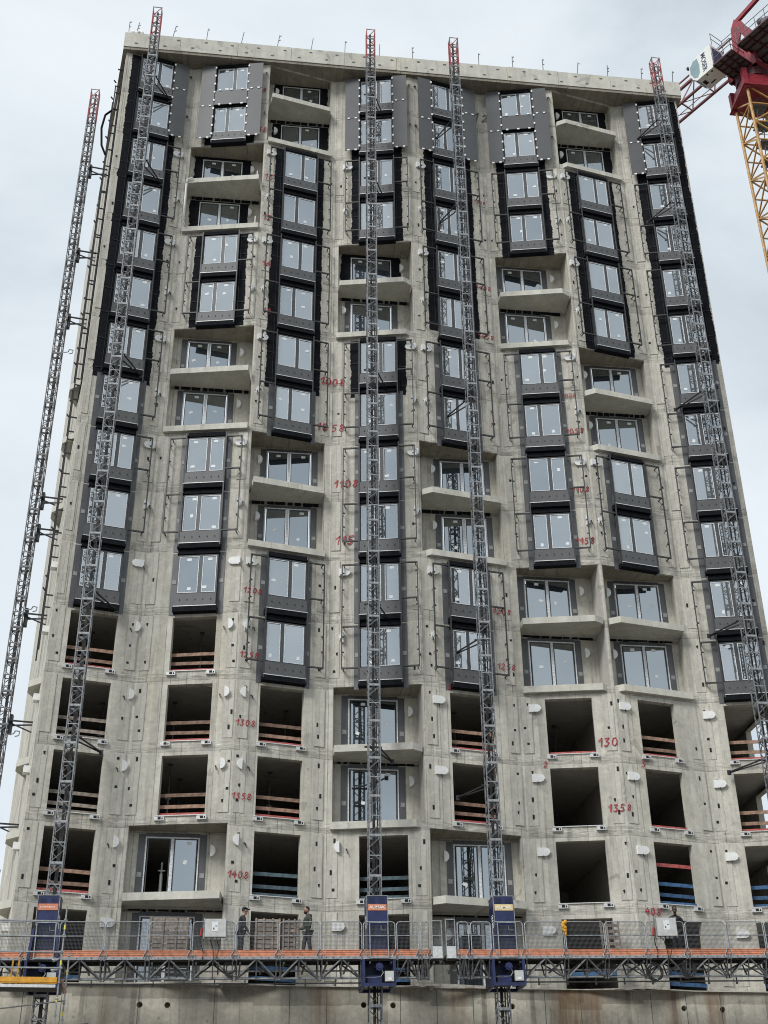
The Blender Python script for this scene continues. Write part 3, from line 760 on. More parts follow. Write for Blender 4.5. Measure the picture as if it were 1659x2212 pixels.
# red survey numbers, brushed by hand
DIG = {'0': [[(.1,.5),(.2,.9),(.5,1),(.75,.7),(.72,.25),(.45,0),(.18,.12),(.1,.5)]], '1': [[(.05,.62),(.5,1),(.42,0)]],
 '2': [[(.1,.8),(.35,1),(.65,.85),(.55,.5),(.08,.02),(.75,.05)]], '3': [[(.1,.95),(.65,.97),(.35,.6),(.7,.35),(.5,.03),(.08,.1)]],
 '4': [[(.5,1),(.05,.42),(.75,.48)],[(.6,.75),(.5,0)]], '5': [[(.75,1),(.25,.95),(.2,.58),(.6,.55),(.7,.25),(.4,0),(.08,.08)]],
 '8': [[(.7,.86),(.42,1),(.2,.78),(.45,.52),(.72,.25),(.48,0),(.18,.14),(.3,.42),(.72,.72),(.7,.86)]]}
def brushed(txt, h, slant=.12):
    mb = MB(); x = 0
    for ch in txt:
        for st in DIG[ch]:
            P = [(x+p[0]*h*.80+p[1]*h*slant+rnd.uniform(-.02,.02)*h, p[1]*h+rnd.uniform(-.03,.03)*h) for p in st]
            for a, c in zip(P, P[1:]):
                dx, dz = c[0]-a[0], c[1]-a[1]; l = math.hypot(dx, dz) or 1; t_ = .05*h*rnd.uniform(.8,1.3)+.005
                ex, ez = dx/l*t_*.7, dz/l*t_*.7; nx, nz = -dz/l*t_, dx/l*t_
                mb.quad((a[0]-ex+nx,-.006,a[1]-ez+nz),(a[0]-ex-nx,-.006,a[1]-ez-nz),(c[0]+ex-nx,-.006,c[1]+ez-nz),(c[0]+ex+nx,-.006,c[1]+ez+nz))
        x += h*(.66 if ch == '1' else .90)
    return mb
MARKS = [('1208', 3, -1.84, 14.07, 0.25, 'paint'), ('1258', 3, -1.86, 11.13, 0.25, 'paint'), ('1308', 3, -1.88, 8.18, 0.25, 'paint'), ('1358', 3, -1.89, 5.19, 0.24, 'paint'), ('1408', 3, -1.89, 2.17, 0.25, 'paint'), ('1108', 4, -1.83, 19.89, 0.37, 'paint'), ('115', 4, -1.74, 16.96, 0.4, 'paint'), ('10', 3, 1.19, 22.92, 0.4, 'paint'), ('58', 4, -1.98, 22.92, 0.36, 'paint'), ('10', 3, 1.32, 25.54, 0.4, 'paint'), ('08', 4, -1.98, 25.54, 0.36, 'paint'), ('1408', 5, 1.19, 31.96, 0.26, 'paint'), ('1458', 5, 1.17, 28.86, 0.26, 'paint'), ('1308', 5, 1.36, 37.81, 0.2, 'paint'), ('1208', 5, 1.14, 13.91, 0.26, 'paint'), ('1258', 5, 1.2, 11.32, 0.26, 'paint'), ('130', 6, 1.13, 7.85, 0.35, 'paint'), ('135', 6, 1.28, 5.12, 0.29, 'paint'), ('8', 7, -1.93, 5.15, 0.26, 'paint'), ('408', 7, -1.62, 1.11, 0.27, 'paint'), ('1108', 6, 1.02, 19.96, 0.28, 'paint'), ('1158', 6, 0.9900000000000001, 17.29, 0.29, 'paint'), ('1008', 6, 0.9900000000000001, 25.24, 0.21, 'paint'), ('1058', 6, 1.0099999999999998, 23.18, 0.27, 'paint'), ('08', 2, 1.54, 44.03, 0.29, 'paint'), ('58', 2, 1.64, 41.04, 0.31, 'paint'), ('13', 3, -1.86, 37.74, 0.34, 'paint'), ('13', 3, -1.84, 34.96, 0.33, 'paint'), ('14', 3, -1.76, 31.96, 0.33, 'paint'), ('14', 3, -1.6, 29.07, 0.3, 'paint'), ('1', 5, 1.59, 43.95, 0.66, 'pencil'), ('20', 6, -1.96, 44.0, 0.5, 'pencil'), ('2', 6, -1.15, 7.05, 0.24, 'paint'), ('3', 7, -1.06, 7.03, 0.26, 'paint'), ('3', 5, -1.06, 10.13, 0.21, 'paint')]
for txt, i, u, z, h, m in MARKS:
    part('painted_number', brushed(txt, h).mesh('painted_number', m), tower, BAY[i].Mx(u, .037, z))

# podium with round drain holes
HOLES = [(-8.889,-2.28),(-7.909,-2.28),(-.836,-2.2),(.239,-2.2),(4.676,-2.19),(11.214,-2.19),(12.705,-2.22)]
PY = .12
mb = MB()
s_ = .2
us = sorted({-60, 60} | {h[0]-s_ for h in HOLES} | {h[0]+s_ for h in HOLES})
for a, c in zip(us, us[1:]):
    hz = [h for h in HOLES if a < h[0] < c]
    if not hz: mb.quad((a,PY,GZ),(c,PY,GZ),(c,PY,ZB),(a,PY,ZB)); continue
    hx, hzz = hz[0]
    mb.quad((a,PY,GZ),(c,PY,GZ),(c,PY,hzz-s_),(a,PY,hzz-s_)); mb.quad((a,PY,hzz+s_),(c,PY,hzz+s_),(c,PY,ZB),(a,PY,ZB))
    n = 24; cir = []; sq = []
    for q in range(n):
        t_ = 2*math.pi*q/n; cx_, sx_ = math.cos(t_), math.sin(t_); mxx = max(abs(cx_), abs(sx_))
        cir.append((hx+.105*cx_, hzz+.105*sx_)); sq.append((hx+s_*cx_/mxx, hzz+s_*sx_/mxx))
    for q in range(n):
        r_ = (q+1) % n
        mb.quad((sq[q][0],PY,sq[q][1]),(sq[r_][0],PY,sq[r_][1]),(cir[r_][0],PY,cir[r_][1]),(cir[q][0],PY,cir[q][1]))
        mb.quad((cir[q][0],PY,cir[q][1]),(cir[r_][0],PY,cir[r_][1]),(cir[r_][0],PY+.5,cir[r_][1]),(cir[q][0],PY+.5,cir[q][1]))
    mb.quad((a,PY+.5,hzz-s_),(c,PY+.5,hzz-s_),(c,PY+.5,hzz+s_),(a,PY+.5,hzz+s_))
mb.quad((-60,PY,ZB),(60,PY,ZB),(60,20,ZB),(-60,20,ZB))
part('podium_wall', mb.mesh('podium_wall', 'podium'), tower)
ed = MB().box(-13.65, 16.78, .03, .9, ZB+.004, ZB+.035).mesh('slab_edge', 'slab')
part('slab_edge', ed, tower)
jm = MB()
x = -13
while x < 17:
    jm.box(x, x+.02, PY-.006, PY+.02, GZ, ZB-.05); x += rnd.choice((1.35, 2.7))
part('shutter_joint', jm.mesh('shutter_joint', 'pencil'), tower, kind='stuff')
# what shows of the left flank: black strip, rails, slab tips
fk = MB(); fk.box(-.02,.0,.8,2.6,Zf(7),46.0)
fl_M = T((-13.67,-.4,0)) @ Matrix.Rotation(math.atan(.20), 4, 'Z')
part('membrane', MB().box(-.03,-.003,.5,2.3,Zf(7)+2.2,45.9).mesh('membrane', 'black'), tower, fl_M)
for y_ in (1.0, 2.2):
    fr = MB(); fr.bar((-.3,y_,11.5),(-.3,y_,44.5),.06)
    for k in range(0, 11):
        fr.bar((-.3,y_,Zf(k)+.5),(0,y_,Zf(k)+.5),.05); fr.bar((-.3,y_,Zf(k)+2.3),(0,y_,Zf(k)+2.3),.05); fr.bar((-.42,y_,Zf(k)+1.4),(-.3,y_,Zf(k)+1.25),.06)
    part('flank_rail', fr.mesh('flank_rail', 'dark'), tower, fl_M)
fr = MB(); fr.path([(-.35,1.0,42.6),(-.62,1.0,42.2),(-.72,1.0,41.2),(-.6,1.0,40.0),(-.35,1.0,39.4)], .12); part('hanging_hose', fr.mesh('hanging_hose', 'black'), tower, fl_M)
tip = MB().prism([(0,2.8),(-.45,3.4),(-.45,4.0),(0,4.8)], 'z', -.2, .1).mesh('balcony_slab', 'slab')
for k in (6,7,8,11,12,13,14): part('balcony_slab', tip, tower, fl_M @ T((0,0 if k % 4 < 2 else -1.2,Zf(k))))
cp = MB().box(-.25,0,.9,1.25,-.12,.15).mesh('bracket_cap', 'white')
for k in range(10, 16): part('bracket_cap', cp, tower, fl_M @ T((0,0,Zf(k)+1.9)))
# white downpipe beside the upper left balconies
dp = MB(); b = BAY[2]
dp.path([b.W(-1.45,.5,Zf(2)+.05), b.W(-1.72,.5,Zf(2)-.02), b.W(-1.78,.42,Zf(2)-.25), b.W(-1.78,.42,Zf(3)+.2), b.W(-1.7,.2,Zf(3)+.1)], .085, n=7)
part('downpipe', dp.mesh('downpipe', 'white', smooth=True), tower)
dp = MB(); dp.bar((-6.35,-.35,Zf(2)+.1),(-6.35,-.35,Zf(2)+.75),.05,n=6); dp.bar((-6.33,-.3,Zf(3)),(-6.33,-.3,Zf(3)+.7),.05,n=6)
part('downpipe', dp.mesh('downpipe', 'white'), tower)

# ------------------------------------------------------------------ guard posts along the roof edge
PX = [-13.69,-13.3,-11.33,-9.5,-7.62,-5.65,-3.79,-1.92,.0,1.87,5.6,7.53,9.27,11.22,12.98,14.94,16.76]
ORD = 'first second third fourth fifth sixth seventh eighth ninth tenth eleventh twelfth thirteenth fourteenth fifteenth sixteenth seventeenth'.split()
post_me = []
for hooks in ((.62,.98),(.95,),(),(.55,.78)):
    pm = MB(); pm.bar((0,0,-.35),(0,0,1.05),.036)
    for z in hooks: pm.bar((0,0,z),(.08,-.01,z+.01),.03); pm.bar((.08,-.01,z),(.085,-.01,z+.07),.028)
    post_me.append(pm.mesh('guard_post', 'galvd'))
for q, x in enumerate(PX):
    lean = rnd.uniform(-.05, .13)
    solo('guard_post', post_me[(0,3,0,1,2,0,2,1,2,0,1,0,0,1,3,0,1)[q]], f'{ORD[q]} thin grey guard post from the left on the roof edge', 'guard post', (x, -.5, 47.40), (0, lean, 0), 'guard posts along the roof edge')
ws = MB()
for q in range(14):
    ws.sphere((rnd.uniform(-.55,.5), rnd.uniform(-.1,.15), rnd.uniform(.03,.3)), rnd.uniform(.06,.15), 6, 4, (1.3,.8,rnd.uniform(.5,1.4)))
solo('plastic_sheet', ws.mesh('plastic_sheet', 'white'), 'crumpled white plastic sheet on the left roof corner', 'plastic sheet', (-13.35,-.5,47.40))

# ------------------------------------------------------------------ masts of the work platforms
SEC = 1.5; HW = .22
def mast_section(m1, m2, m3, short=False):
    mb = MB(); h = SEC/2 if short else SEC
    mb.cur = 0
    for sx in (-1,1):
        for sy in (-1,1): mb.bar((sx*HW,sy*HW,0),(sx*HW,sy*HW,h),.042)
    mb.cur = 1
    if not short:
        for s_ in (-1,1): mb.box(-HW,HW,s_*HW-.025,s_*HW+.025,-.03,.05)
    levels = [.03, h-.03] if short else [.03, h/2, h-.03]
    for z in levels:
        for s_ in (-1,1):
            mb.bar((-HW,s_*HW,z),(HW,s_*HW,z),.034); mb.bar((s_*HW,-HW,z),(s_*HW,HW,z),.034)
    n = 1 if short else 3
    for q in range(n):
        z0 = q*h/n+.04; z1 = (q+1)*h/n-.04; mb.cur = 0 if short else 3
        if q % 2: z0, z1 = z1, z0
        mb.bar((-HW,-HW,z0),(HW,-HW,z1),.03); mb.bar((HW,HW,z0),(-HW,HW,z1),.03)
        mb.bar((-HW,-HW,z1),(-HW,HW,z0),.03); mb.bar((HW,-HW,z1),(HW,HW,z0),.03)
    mb.cur = 2
    mb.box(-.05,.05,HW-.09,HW-.02,0,h)
    return mb.mesh('mast_section', m1, m2, m3, 'galvd')
sec_me = mast_section('mastm', 'galv', 'dark'); sec_red = mast_section('redm', 'galv', 'dark', True); sec_dk = mast_section('galvd', 'galvd', 'dark'); sec_pale = mast_section('alu', 'galv', 'dark')
def mast(x, y, top, label, red, ties, dark=False, rotz=0, lean=None, hook=0):
    t_ = thing('lattice_mast', label, 'mast', (x, y, GZ), (0,0,rotz), 'climbing masts of the work platforms')
    z = 0; H = top-GZ-3*SEC/2
    n = int(H/SEC); off = H-n*SEC
    ft = MB().box(-.5,.5,-.5,.5,0,.12).mesh('base_plate', 'galvd'); sub('base_plate', ft, t_)
    for q in range(n+1):
        sub('mast_section', sec_dk if dark else sec_me, t_, T((0,0,off+(q-1)*SEC+SEC*0)) if q else T((0,0,off-SEC)))
    for q in range(3): sub('mast_section', sec_red, t_, T((0,0,off+n*SEC+q*SEC/2)))
    cb = MB(); pts = [(.10+.03*math.sin(q*1.7), -.06+.03*math.cos(q*1.1), 2+q*1.2) for q in range(int((H-3)/1.2))]
    cb.path(pts, .045, n=4); sub('supply_cable', cb.mesh('supply_cable', 'cable'), t_)
    for tm, z in ties: sub('wall_tie', tm, t_, T((0,0,z-GZ)))
    return t_
def tie(dx, dy):
    mb = MB(); mb.box(-.34,.34,.24,.30,-.03,.03); sg = 1 if dx > 0 else -1
    mb.bar((.25*sg,.27,0),(dx,dy,0),.05); mb.bar((-.15*sg,.27,0),(dx,dy,-.02),.045)
    mb.box(dx-.08,dx+.08,dy-.05,dy,-.12,.08); return mb.mesh('wall_tie', 'dark')
tR = tie(.95, 1.85); tL = tie(-1.0, 1.85)
TZ = [43.1, 37.1, 25.1, 13.15, 7.0]
mast(-12.1, -1.9, 47.85, 'grey lattice mast with red top at the left corner of the tower front', 1, [(tR, z) for z in TZ])
mast(-.65, -1.9, 47.65, 'grey lattice mast standing upright near the middle of the tower front', 1, [(tR, z) for z in TZ])
mast(3.9, -1.9, 47.6, 'grey lattice mast right of the middle one, above the second blue drive box', 1, [(tL, z-1.4) for z in TZ])
mast(15.25, -1.9, 47.5, 'grey lattice mast in front of the right edge of the tower', 1, [(tL, z) for z in TZ])
tl = MB(); tl.box(.30,.36,-.4,.4,-.05,.05); tl.bar((.3,-.3,0),(1.6,-.1,0),.06); tl.bar((.3,.3,0),(1.6,.1,0),.06); tl.bar((.3,0,.0),(1.6,0,-.55),.05); tl.box(.26,.4,-.12,.12,-.5,.35)
tl = tl.mesh('wall_tie', 'dark')
lm = mast(-15.78, 4, 47.7, 'dark lattice mast standing free against the sky left of the tower', 1, [(tl, z) for z in (41.6, 35.6, 31.2, 20.6, 18.9, 14.6, 9.6, 5.2)], dark=True)
for z in (29, 14.8, 9.0, 3.2):
    h_ = MB(); h_.path([(.25,-.2,0),(.55,-.25,.03),(.62,-.3,.15),(.80,-.3,.12),(.78,-.3,-.06),(.62,-.28,-.1)], .035, n=4)
    sub('cable_guide', h_.mesh('cable_guide', 'galvd'), lm, T((0,0,z-GZ)))

# ------------------------------------------------------------------ work platforms
SL = .0184
def zrail(x): return .095+SL*x
def text_mesh(txt, size, mname, ext=.004):
    cu = bpy.data.curves.new(txt, 'FONT'); cu.body = txt; cu.size = size; cu.extrude = ext; cu.align_x = 'CENTER'; cu.align_y = 'CENTER'; cu.offset = size*.012
    tmp = bpy.data.objects.new('tmp', cu); COL.objects.link(tmp)
    dg = bpy.context.evaluated_depsgraph_get(); me = bpy.data.meshes.new_from_object(tmp.evaluated_get(dg))
    bpy.data.objects.remove(tmp); me.name = 'lettering'; me.materials.clear(); me.materials.append(M[mname]); return me
def round_frame(x0, x1, z0=-1.2, zt=0.0, flare=.11, mid=True):
    mb = MB(); r_ = min(.12, (x1-x0)*.35); P = [(x0+.03+flare,0,z0),(x0+.03+flare*.9,0,z0+.08),(x0+.03,0,z0+.27)]
    P += [(x0+.03,0,zt-r_)]+[(x0+.03+r_-r_*math.cos(R(a)),0,zt-r_+r_*math.sin(R(a))) for a in (30,60,90)]
    Q = [(x0+x1-p[0],0,p[2]) for p in reversed(P)]
    mb.path(P+Q, .042, n=6)
    if mid: mb.bar((x0+.03,0,-.48),(x1-.03,0,-.48),.036,n=6)
    return mb.mesh('guard_rail', 'galv')
drum = lambda mb, c, r_, l: mb.bar((c[0],c[1]-l/2,c[2]),(c[0],c[1]+l/2,c[2]),2*r_,n=14)
def platform(x0, x1, rails, mods, units, boxes, label, ends):
    xc = (x0+x1)/2; t_ = thing('work_platform', label, 'work platform', (xc,-2.9,zrail(xc)), (0,-math.atan(SL),0), 'mast climbing work platforms')
    X = lambda x: x-xc
    for a, c in rails:
        gr = sub('guard_rail', round_frame(0, c-a), t_, T((X(a),0,0)))
        sub('rail_mesh', MB().quad((.05,.012,-.93),(c-a-.05,.012,-.93),(c-a-.05,.012,-.03),(.05,.012,-.03)).mesh('rail_mesh', 'net'), gr)
        tb = MB(); tb.box(.0,c-a,.03,.06,-1.165,-.95); tb.box(.0,c-a,.018,.03,-1.11,-1.09); tb.box(.0,c-a,.018,.03,-1.03,-1.0); tb.box(.0,c-a,.015,.032,-.965,-.945)
        sub('toe_board', tb.mesh('toe_board', 'orange'), t_, T((X(a)+rnd.uniform(-.005,.005),0,0)))
    ch = MB(); ch.cur = 0; ch.box(X(x0),X(x1),-.01,.06,-1.265,-1.17); ch.cur = 1
    x = x0+.12
    while x < x1: ch.box(X(x)-.014,X(x)+.014,-.013,-.009,-1.225,-1.195); x += .25
    sub('edge_channel', ch.mesh('edge_channel', 'galv', 'void'), t_)
    dk = MB(); x = x0
    while x < x1-.05:
        e_ = min(x+.3, x1); dk.box(X(x)+.004,X(e_)-.004,.09,1.6,-1.16,-1.10); x += .3
    dk.box(X(x0),X(x1),.09,.16,-1.3,-1.17); dk.box(X(x0),X(x1),.8,.87,-1.3,-1.17)
    sub('deck', dk.mesh('deck', 'deck'), t_)
    ex = MB(); x = x0+.4
    while x < x1: ex.bar((X(x),.1,-1.36),(X(x),2.1,-1.36),.06); x += .75
    ex.bar((X(x0)+.3,1.9,-1.30),(X(x1)-.3,1.9,-1.30),.05)
    sub('deck_extension', ex.mesh('deck_extension', 'galvd'), t_)
    # lattice girder
    bc = MB()
    zb = -1.83
    for a, c in mods:
        m_ = (a+c)/2; tr = MB()
        for (yt, yb) in ((.03,.30),(.86,.42)):
            tr.bar((X(a)+.08,yb,zb),(X(m_)-.03,yt,-1.27),.05); tr.bar((X(c)-.08,yb,zb),(X(m_)+.03,yt,-1.27),.05); tr.bar((X(m_),yb,zb),(X(m_),yt,-1.2),.042)
            for e_ in (a+.07, c-.07): tr.bar((X(e_),yb,zb-.03),(X(e_),yt,-1.2),.042)
        sub('bottom_chord', MB().bar((X(a)+.02,.36,zb),(X(c)-.02,.36,zb),.085,n=8).mesh('bottom_chord', 'galv'), t_)
        for e_ in (a+.05, c-.05): tr.box(X(e_)-.03,X(e_)+.03,.28,.44,zb-.07,zb+.06); tr.box(X(e_)-.03,X(e_)+.03,-.02,.08,-1.30,-1.12)
        sub('lattice_girder', tr.mesh('lattice_girder', 'galvd'), t_)
    lp = MB(); lp.bar((X(x0)+2,.9,-1.9),(X(x1)-2.2,.9,-1.9),.05,n=6)
    q = X(x0)+2.4
    while q < X(x1)-2.3: lp.bar((q,.9,-1.98),(q,.9,-1.75),.04); lp.box(q-.03,q+.03,.86,.94,-2.0,-1.94); q += 1.05
    sub('hanging_tube', lp.mesh('hanging_tube', 'galvd'), t_)
    # drive units on the mast
    for (ux, sign, txt, lean) in units:
        cb = MB(); w = .37; cb.box(X(ux)-w,X(ux)+w,.12,.95,-1.15,.92)
        ub = sub('drive_cabinet', cb.mesh('drive_cabinet', 'blue'), t_)
        vt = MB()
        for s_ in (-1,1):
            for q in range(5):
                z = .32-q*.07
                vt.box(X(ux)+s_*.2-.1,X(ux)+s_*.2+.1,.112,.119,z-.45-.015,z-.45+.015)
                vt.box(X(ux)+s_*.18-.1,X(ux)+s_*.18+.1,.112,.119,.84-q*.04-.008,.84-q*.04+.008)
        for s_ in (-1, 1):
            for q in range(6): vt.box(X(ux)+s_*(w+.006)-.004,X(ux)+s_*(w+.006)+.004,.2,.85,.55-q*.1,.58-q*.1)
        sub('vent_slot', vt.mesh('vent_slot', 'blued'), ub)['kind'] = 'stuff'
        edg = MB(); edg.box(X(ux)-w-.015,X(ux)+w+.015,.10,.97,.922,.945)
        for s_ in (-1,1): edg.bar((X(ux)+s_*(w),.108,-.1),(X(ux)+s_*(w),.108,.92),.025)
        edg.path([(X(ux)+.12,.1,-.12),(X(ux)+.12,.1,-.26),(X(ux)+.3,.1,-.26)], .03, n=4)
        sub('cabinet_edge', edg.mesh('cabinet_edge', 'galv'), ub)
        sg = sub('sign_plate', MB().box(X(ux)-.335,X(ux)+.335,.100,.117,.42,.64).mesh('sign_plate', sign), ub)
        if txt: sub('lettering', text_mesh(txt, .155, 'cream'), sg, T((X(ux),.098,.53)) @ Matrix.Rotation(R(90),4,'X') @ Matrix.Scale(1.05,4,(1,0,0)))
        else:
            ss = MB()
            for q in range(9): ss.box(X(ux)-.28+q*.06,X(ux)-.28+q*.06+rnd.uniform(.03,.055),.096,.1,.51,.535+rnd.uniform(0,.012))
            sub('worn_lettering', ss.mesh('worn_lettering', 'cream'), sg)
        for z in (.2, -.05):
            sub('notice', MB().box(X(ux)-w*lean-.004,X(ux)-w*lean+.004,.3,.55,z-.1,z+.11).mesh('notice', 'paper'), ub, T((-.006*lean,0,0)))
        gate = MB(); bar_frame(gate, X(ux)-.32, X(ux)+.36, -1.24, -.01, .035, -.05, -.015); gate.box(X(ux)-.32,X(ux)+.36,-.045,-.02,-.5,-.47)
        sub('gate', gate.mesh('gate', 'galv'), t_)
        # drive below the deck
        dv = MB(); h0, h1 = -2.12, -1.27
        for sx in (-1,1):
            for yy in (.02, 1.25): dv.bar((X(ux)+sx*.54,yy,h0),(X(ux)+sx*.54,yy,h1),.10)
            dv.bar((X(ux)+sx*.54,.02,h0),(X(ux)+sx*.54,1.25,h0),.10)
        for yy in (.02, 1.25): dv.bar((X(ux)-.58,yy,h0),(X(ux)+.58,yy,h0),.11)
        sub('back_plate', MB().box(X(ux)-.5,X(ux)+.5,.55,.6,h0+.05,h1).mesh('back_plate', 'blued'), t_); dv.box(X(ux)-.6,X(ux)-.55,.1,1.3,h0,h1); dv.box(X(ux)+.55,X(ux)+.6,.1,1.3,h0,h1)
        dv.box(X(ux)-.4,X(ux)+.1,.12,.33,h0+.08,h0+.32)
        d_ = sub('drive_frame', dv.mesh('drive_frame', 'blue'), t_)
        mo = MB(); drum(mo, (X(ux)+.02,.18,-1.52), .13, .34); drum(mo, (X(ux)+.02,.0,-1.52), .075, .06)
        for q in range(8):
            a_ = q*math.pi/4; mo.box(X(ux)+.02+.13*math.cos(a_)-.015,X(ux)+.02+.13*math.cos(a_)+.015,.05,.33,-1.52+.13*math.sin(a_)-.015,-1.52+.13*math.sin(a_)+.015)
        sub('motor', mo.mesh('motor', 'blue', smooth=False), d_)
        cbx = sub('switch_box', MB().box(X(ux)+.2,X(ux)+.5,-.08,.05,-2.02,-1.68).mesh('switch_box', 'box'), d_)
        sub('label_plate', MB().box(X(ux)+.29,X(ux)+.42,-.086,-.081,-1.98,-1.90).mesh('label_plate', 'paper'), d_)
        cc = MB(); cc.path([(X(ux)+.08,.05,-1.58),(X(ux)+.15,.0,-1.72),(X(ux)+.05,-.02,-1.86),(X(ux)-.25,.0,-1.9),(X(ux)-.6,.02,-1.86)], .03, n=5)
        sub('cable', cc.mesh('cable', 'galvd'), d_)
        if lean < 0:
            br = MB(); 
            for s_ in (-1,1): br.bar((X(ux)+s_*.48,-.08,-1.25),(X(ux)+s_*.40,.0,-.25),.09)
            sub('brace', br.mesh('brace', 'blue'), d_)
    for a, c, zt, zb in boxes:
        bx = sub('control_box', MB().box(X(a),X(c),-.28,-.06,zb,zt).mesh('control_box', 'box'), t_)
        rl = MB()
        for x in (a-.03, c+.03): rl.box(X(x)-.018,X(x)+.018,-.2,-.03,zb-.06,zt+.05)
        for x in (a+.15, a+.35, a+.5): rl.box(X(x)-.05,X(x)+.05,-.22,-.12,zb-.08,zb-.001)
        sub('mounting_rail', rl.mesh('mounting_rail', 'galv'), bx)
        lb = MB(); lb.cur = 0; lb.box(X(a)+.24,X(a)+.46,-.286,-.281,zt-.42,zt-.1); lb.cur = 1; lb.box(X(a)+.28,X(a)+.33,-.289,-.286,zt-.36,zt-.3); lb.box(X(a)+.36,X(a)+.43,-.289,-.286,zt-.26,zt-.23)
        sub('paper_notice', lb.mesh('paper_notice', 'paper', 'strip'), bx)
        rd = MB(); rd.bar((X(a)-.13,-.12,zb+.05),(X(a)-.10,-.12,zb+.32),.085,n=7); sub('red_plug', rd.mesh('red_plug', 'redp'), bx)
        cc = MB(); cc.path([(X(a)-.12,-.12,zb+.05),(X(a)-.1,-.1,zb-.25),(X(a)-.02,-.06,zb-.5),(X(a)-.05,-.03,zb-.75)], .025, n=4)
        for x in (.2, .42): cc.path([(X(a)+x,-.16,zb-.08),(X(a)+x+.1,-.1,zb-.35),(X(a)+x+.25*(.4-x)*3,-.05,zb-.75)], .022, n=4)
        sub('cable', cc.mesh('cable', 'cable'), bx)
    for a, c, zt, sd_ in ends:       # end gate with a small plate
        e_ = MB(); bar_frame(e_, X(a), X(c), -1.25, zt, .035, -.02, .02); e_.bar((X(a),0,-.48),(X(c),0,-.48),.03); e_.bar((X(a)+.1*sd_,0.03,-.2),(X(c),.5,-.15),.03); e_.bar((X(c),.5,-.15),(X(c),.5,-1.2),.03); e_.bar((X(a),.03,-.8),(X(c),.5,-.7),.03)
        eg = sub('end_gate', e_.mesh('end_gate', 'galv'), t_); sub('kick_plate', MB().box(X(a)+.02,X(c)-.02,-.035,-.021,-1.25,-.85).mesh('kick_plate', 'alu'), eg)
        sub('rail_mesh', MB().quad((X(a),.03,-.85),(X(c),.03,-.85),(X(c),.03,zt),(X(a),.03,zt)).mesh('rail_mesh', 'net'), eg)
    return t_
modL = [(-17.1,-15.6),(-15.6,-14.25),(-14.25,-12.75),(-11.64,-10.1),(-10.1,-8.61),(-8.61,-7.13),(-7.13,-5.64),(-5.64,-4.14),(-4.14,-2.7),(-2.7,-1.2),(-.05,.815),(.815,1.2)]
railL = [(-17.1,-15.6),(-15.6,-14.25),(-14.25,-12.75),(-12.75,-11.64),(-11.64,-10.1),(-10.1,-8.61),(-8.61,-7.13),(-7.13,-5.64),(-5.64,-4.14),(-4.14,-2.7),(-2.7,-1.2),(-1.2,-.02),(-.02,.80),(.83,1.2)]
pfL = platform(-17.1, 1.62, railL, modL, [(-12.1,'signo','',-1),(-.65,'signo','ALIMAK',1)], [(-6.7,-5.98,.04,-.56)], 'long work platform with orange toe boards across the left and middle', [(1.24,1.62,.05,1)])
modR = [(2.15,2.6),(2.6,3.35),(4.55,6.06),(6.06,7.54),(7.54,9.06),(9.06,10.52),(10.52,12.05),(12.05,13.51),(13.51,15.0)]
railR = [(2.15,2.6),(2.63,3.4),(3.42,4.57),(4.59,6.06),(6.06,7.54),(7.54,9.06),(9.06,10.52),(10.52,12.05),(12.05,13.51),(13.51,15.0),(15.0,16.5)]
pfR = platform(1.74, 16.6, railR, modR, [(3.93,'signy','ALIMAK',1)], [(9.42,10.13,.08,-.55)], 'shorter work platform with orange toe boards on the right', [(1.74,2.1,.10,-1)])

# yellow cloth over the rail, cable coils under the decks
yc = MB()
for q in range(7): yc.sphere((rnd.uniform(-.06,.06), rnd.uniform(-.05,.02), -.05-q*.05), .07, 7, 5, (1.1,.8,1.2))
yc.sphere((.03,-.02,-.45), .05, 6, 4, (1,.8,2.2))
solo('work_gloves', yc.mesh('work_gloves', 'yel', smooth=True), 'yellow cloth hung over the rail right of the second blue drive box', 'cloth', (6.06,-2.95,zrail(6.06)+.03))
def coil(n, r_, lab, x, z):
    mb = MB()
    for q in range(n):
        a0 = rnd.uniform(0,6); rr = r_*rnd.uniform(.75,1.1); ox, oz = rnd.uniform(-.05,.05), rnd.uniform(-.06,.06)
        mb.path([(ox+rr*math.cos(a0+t*.45), -.04+rnd.uniform(-.02,.02), oz+rr*1.05*math.sin(a0+t*.45)) for t in range(15)], .022, n=4)
    solo('cable_coil', mb.mesh('cable_coil', 'cable'), lab, 'cable coil', (x,-2.72,z))
coil(7, .2, 'coil of dark cable hanging under the left platform below the man in a cap', -5.75, -1.55)
coil(8, .27, 'coil of thick dark cable hanging under the right platform', 9.3, -1.45)
coil(6, .26, 'coil of dark cable under the right platform below its grey control box', 10.55, -1.35)

# stacks behind the rail: slatted pallets leaning on the wall
def pallet(x, w, h, y, lab, m, slats, gap=.35):
    t_ = thing('pallet', lab, 'pallet', (x,y,zrail(x)-1.1), (R(-6),0,0), 'pallets leaning behind the guard rails')
    for q in range(slats):
        z = h*q/slats; sub('slat', MB().box(-w/2,w/2,-.02,.0,z+.01,z+h/slats*(1-gap)).mesh('slat', m), t_)
    for x_ in (-w*.45, -w*.15, w*.18, w*.45): sub('batten', MB().box(x_-.03,x_+.03,-.06,-.022,0,h).mesh('batten', m), t_)
    return t_
pallet(-8.0, 1.45, 1.75, -.95, 'brown slatted pallet with upright battens behind the left rail', 'wood2', 11, .12)
pallet(-4.45, .95, 1.7, -.95, 'dark slatted pallet left of the man in the olive hoodie', 'wood2', 11, .15)
pallet(-3.6, .65, 1.65, -1.05, 'narrow dark slatted pallet just beside the man in the olive hoodie', 'wood2', 10, .2)
pallet(8.35, .75, 1.6, -.95, 'grey open slatted pallet between the yellow cloth and right control box', 'wood2', 7, .42)

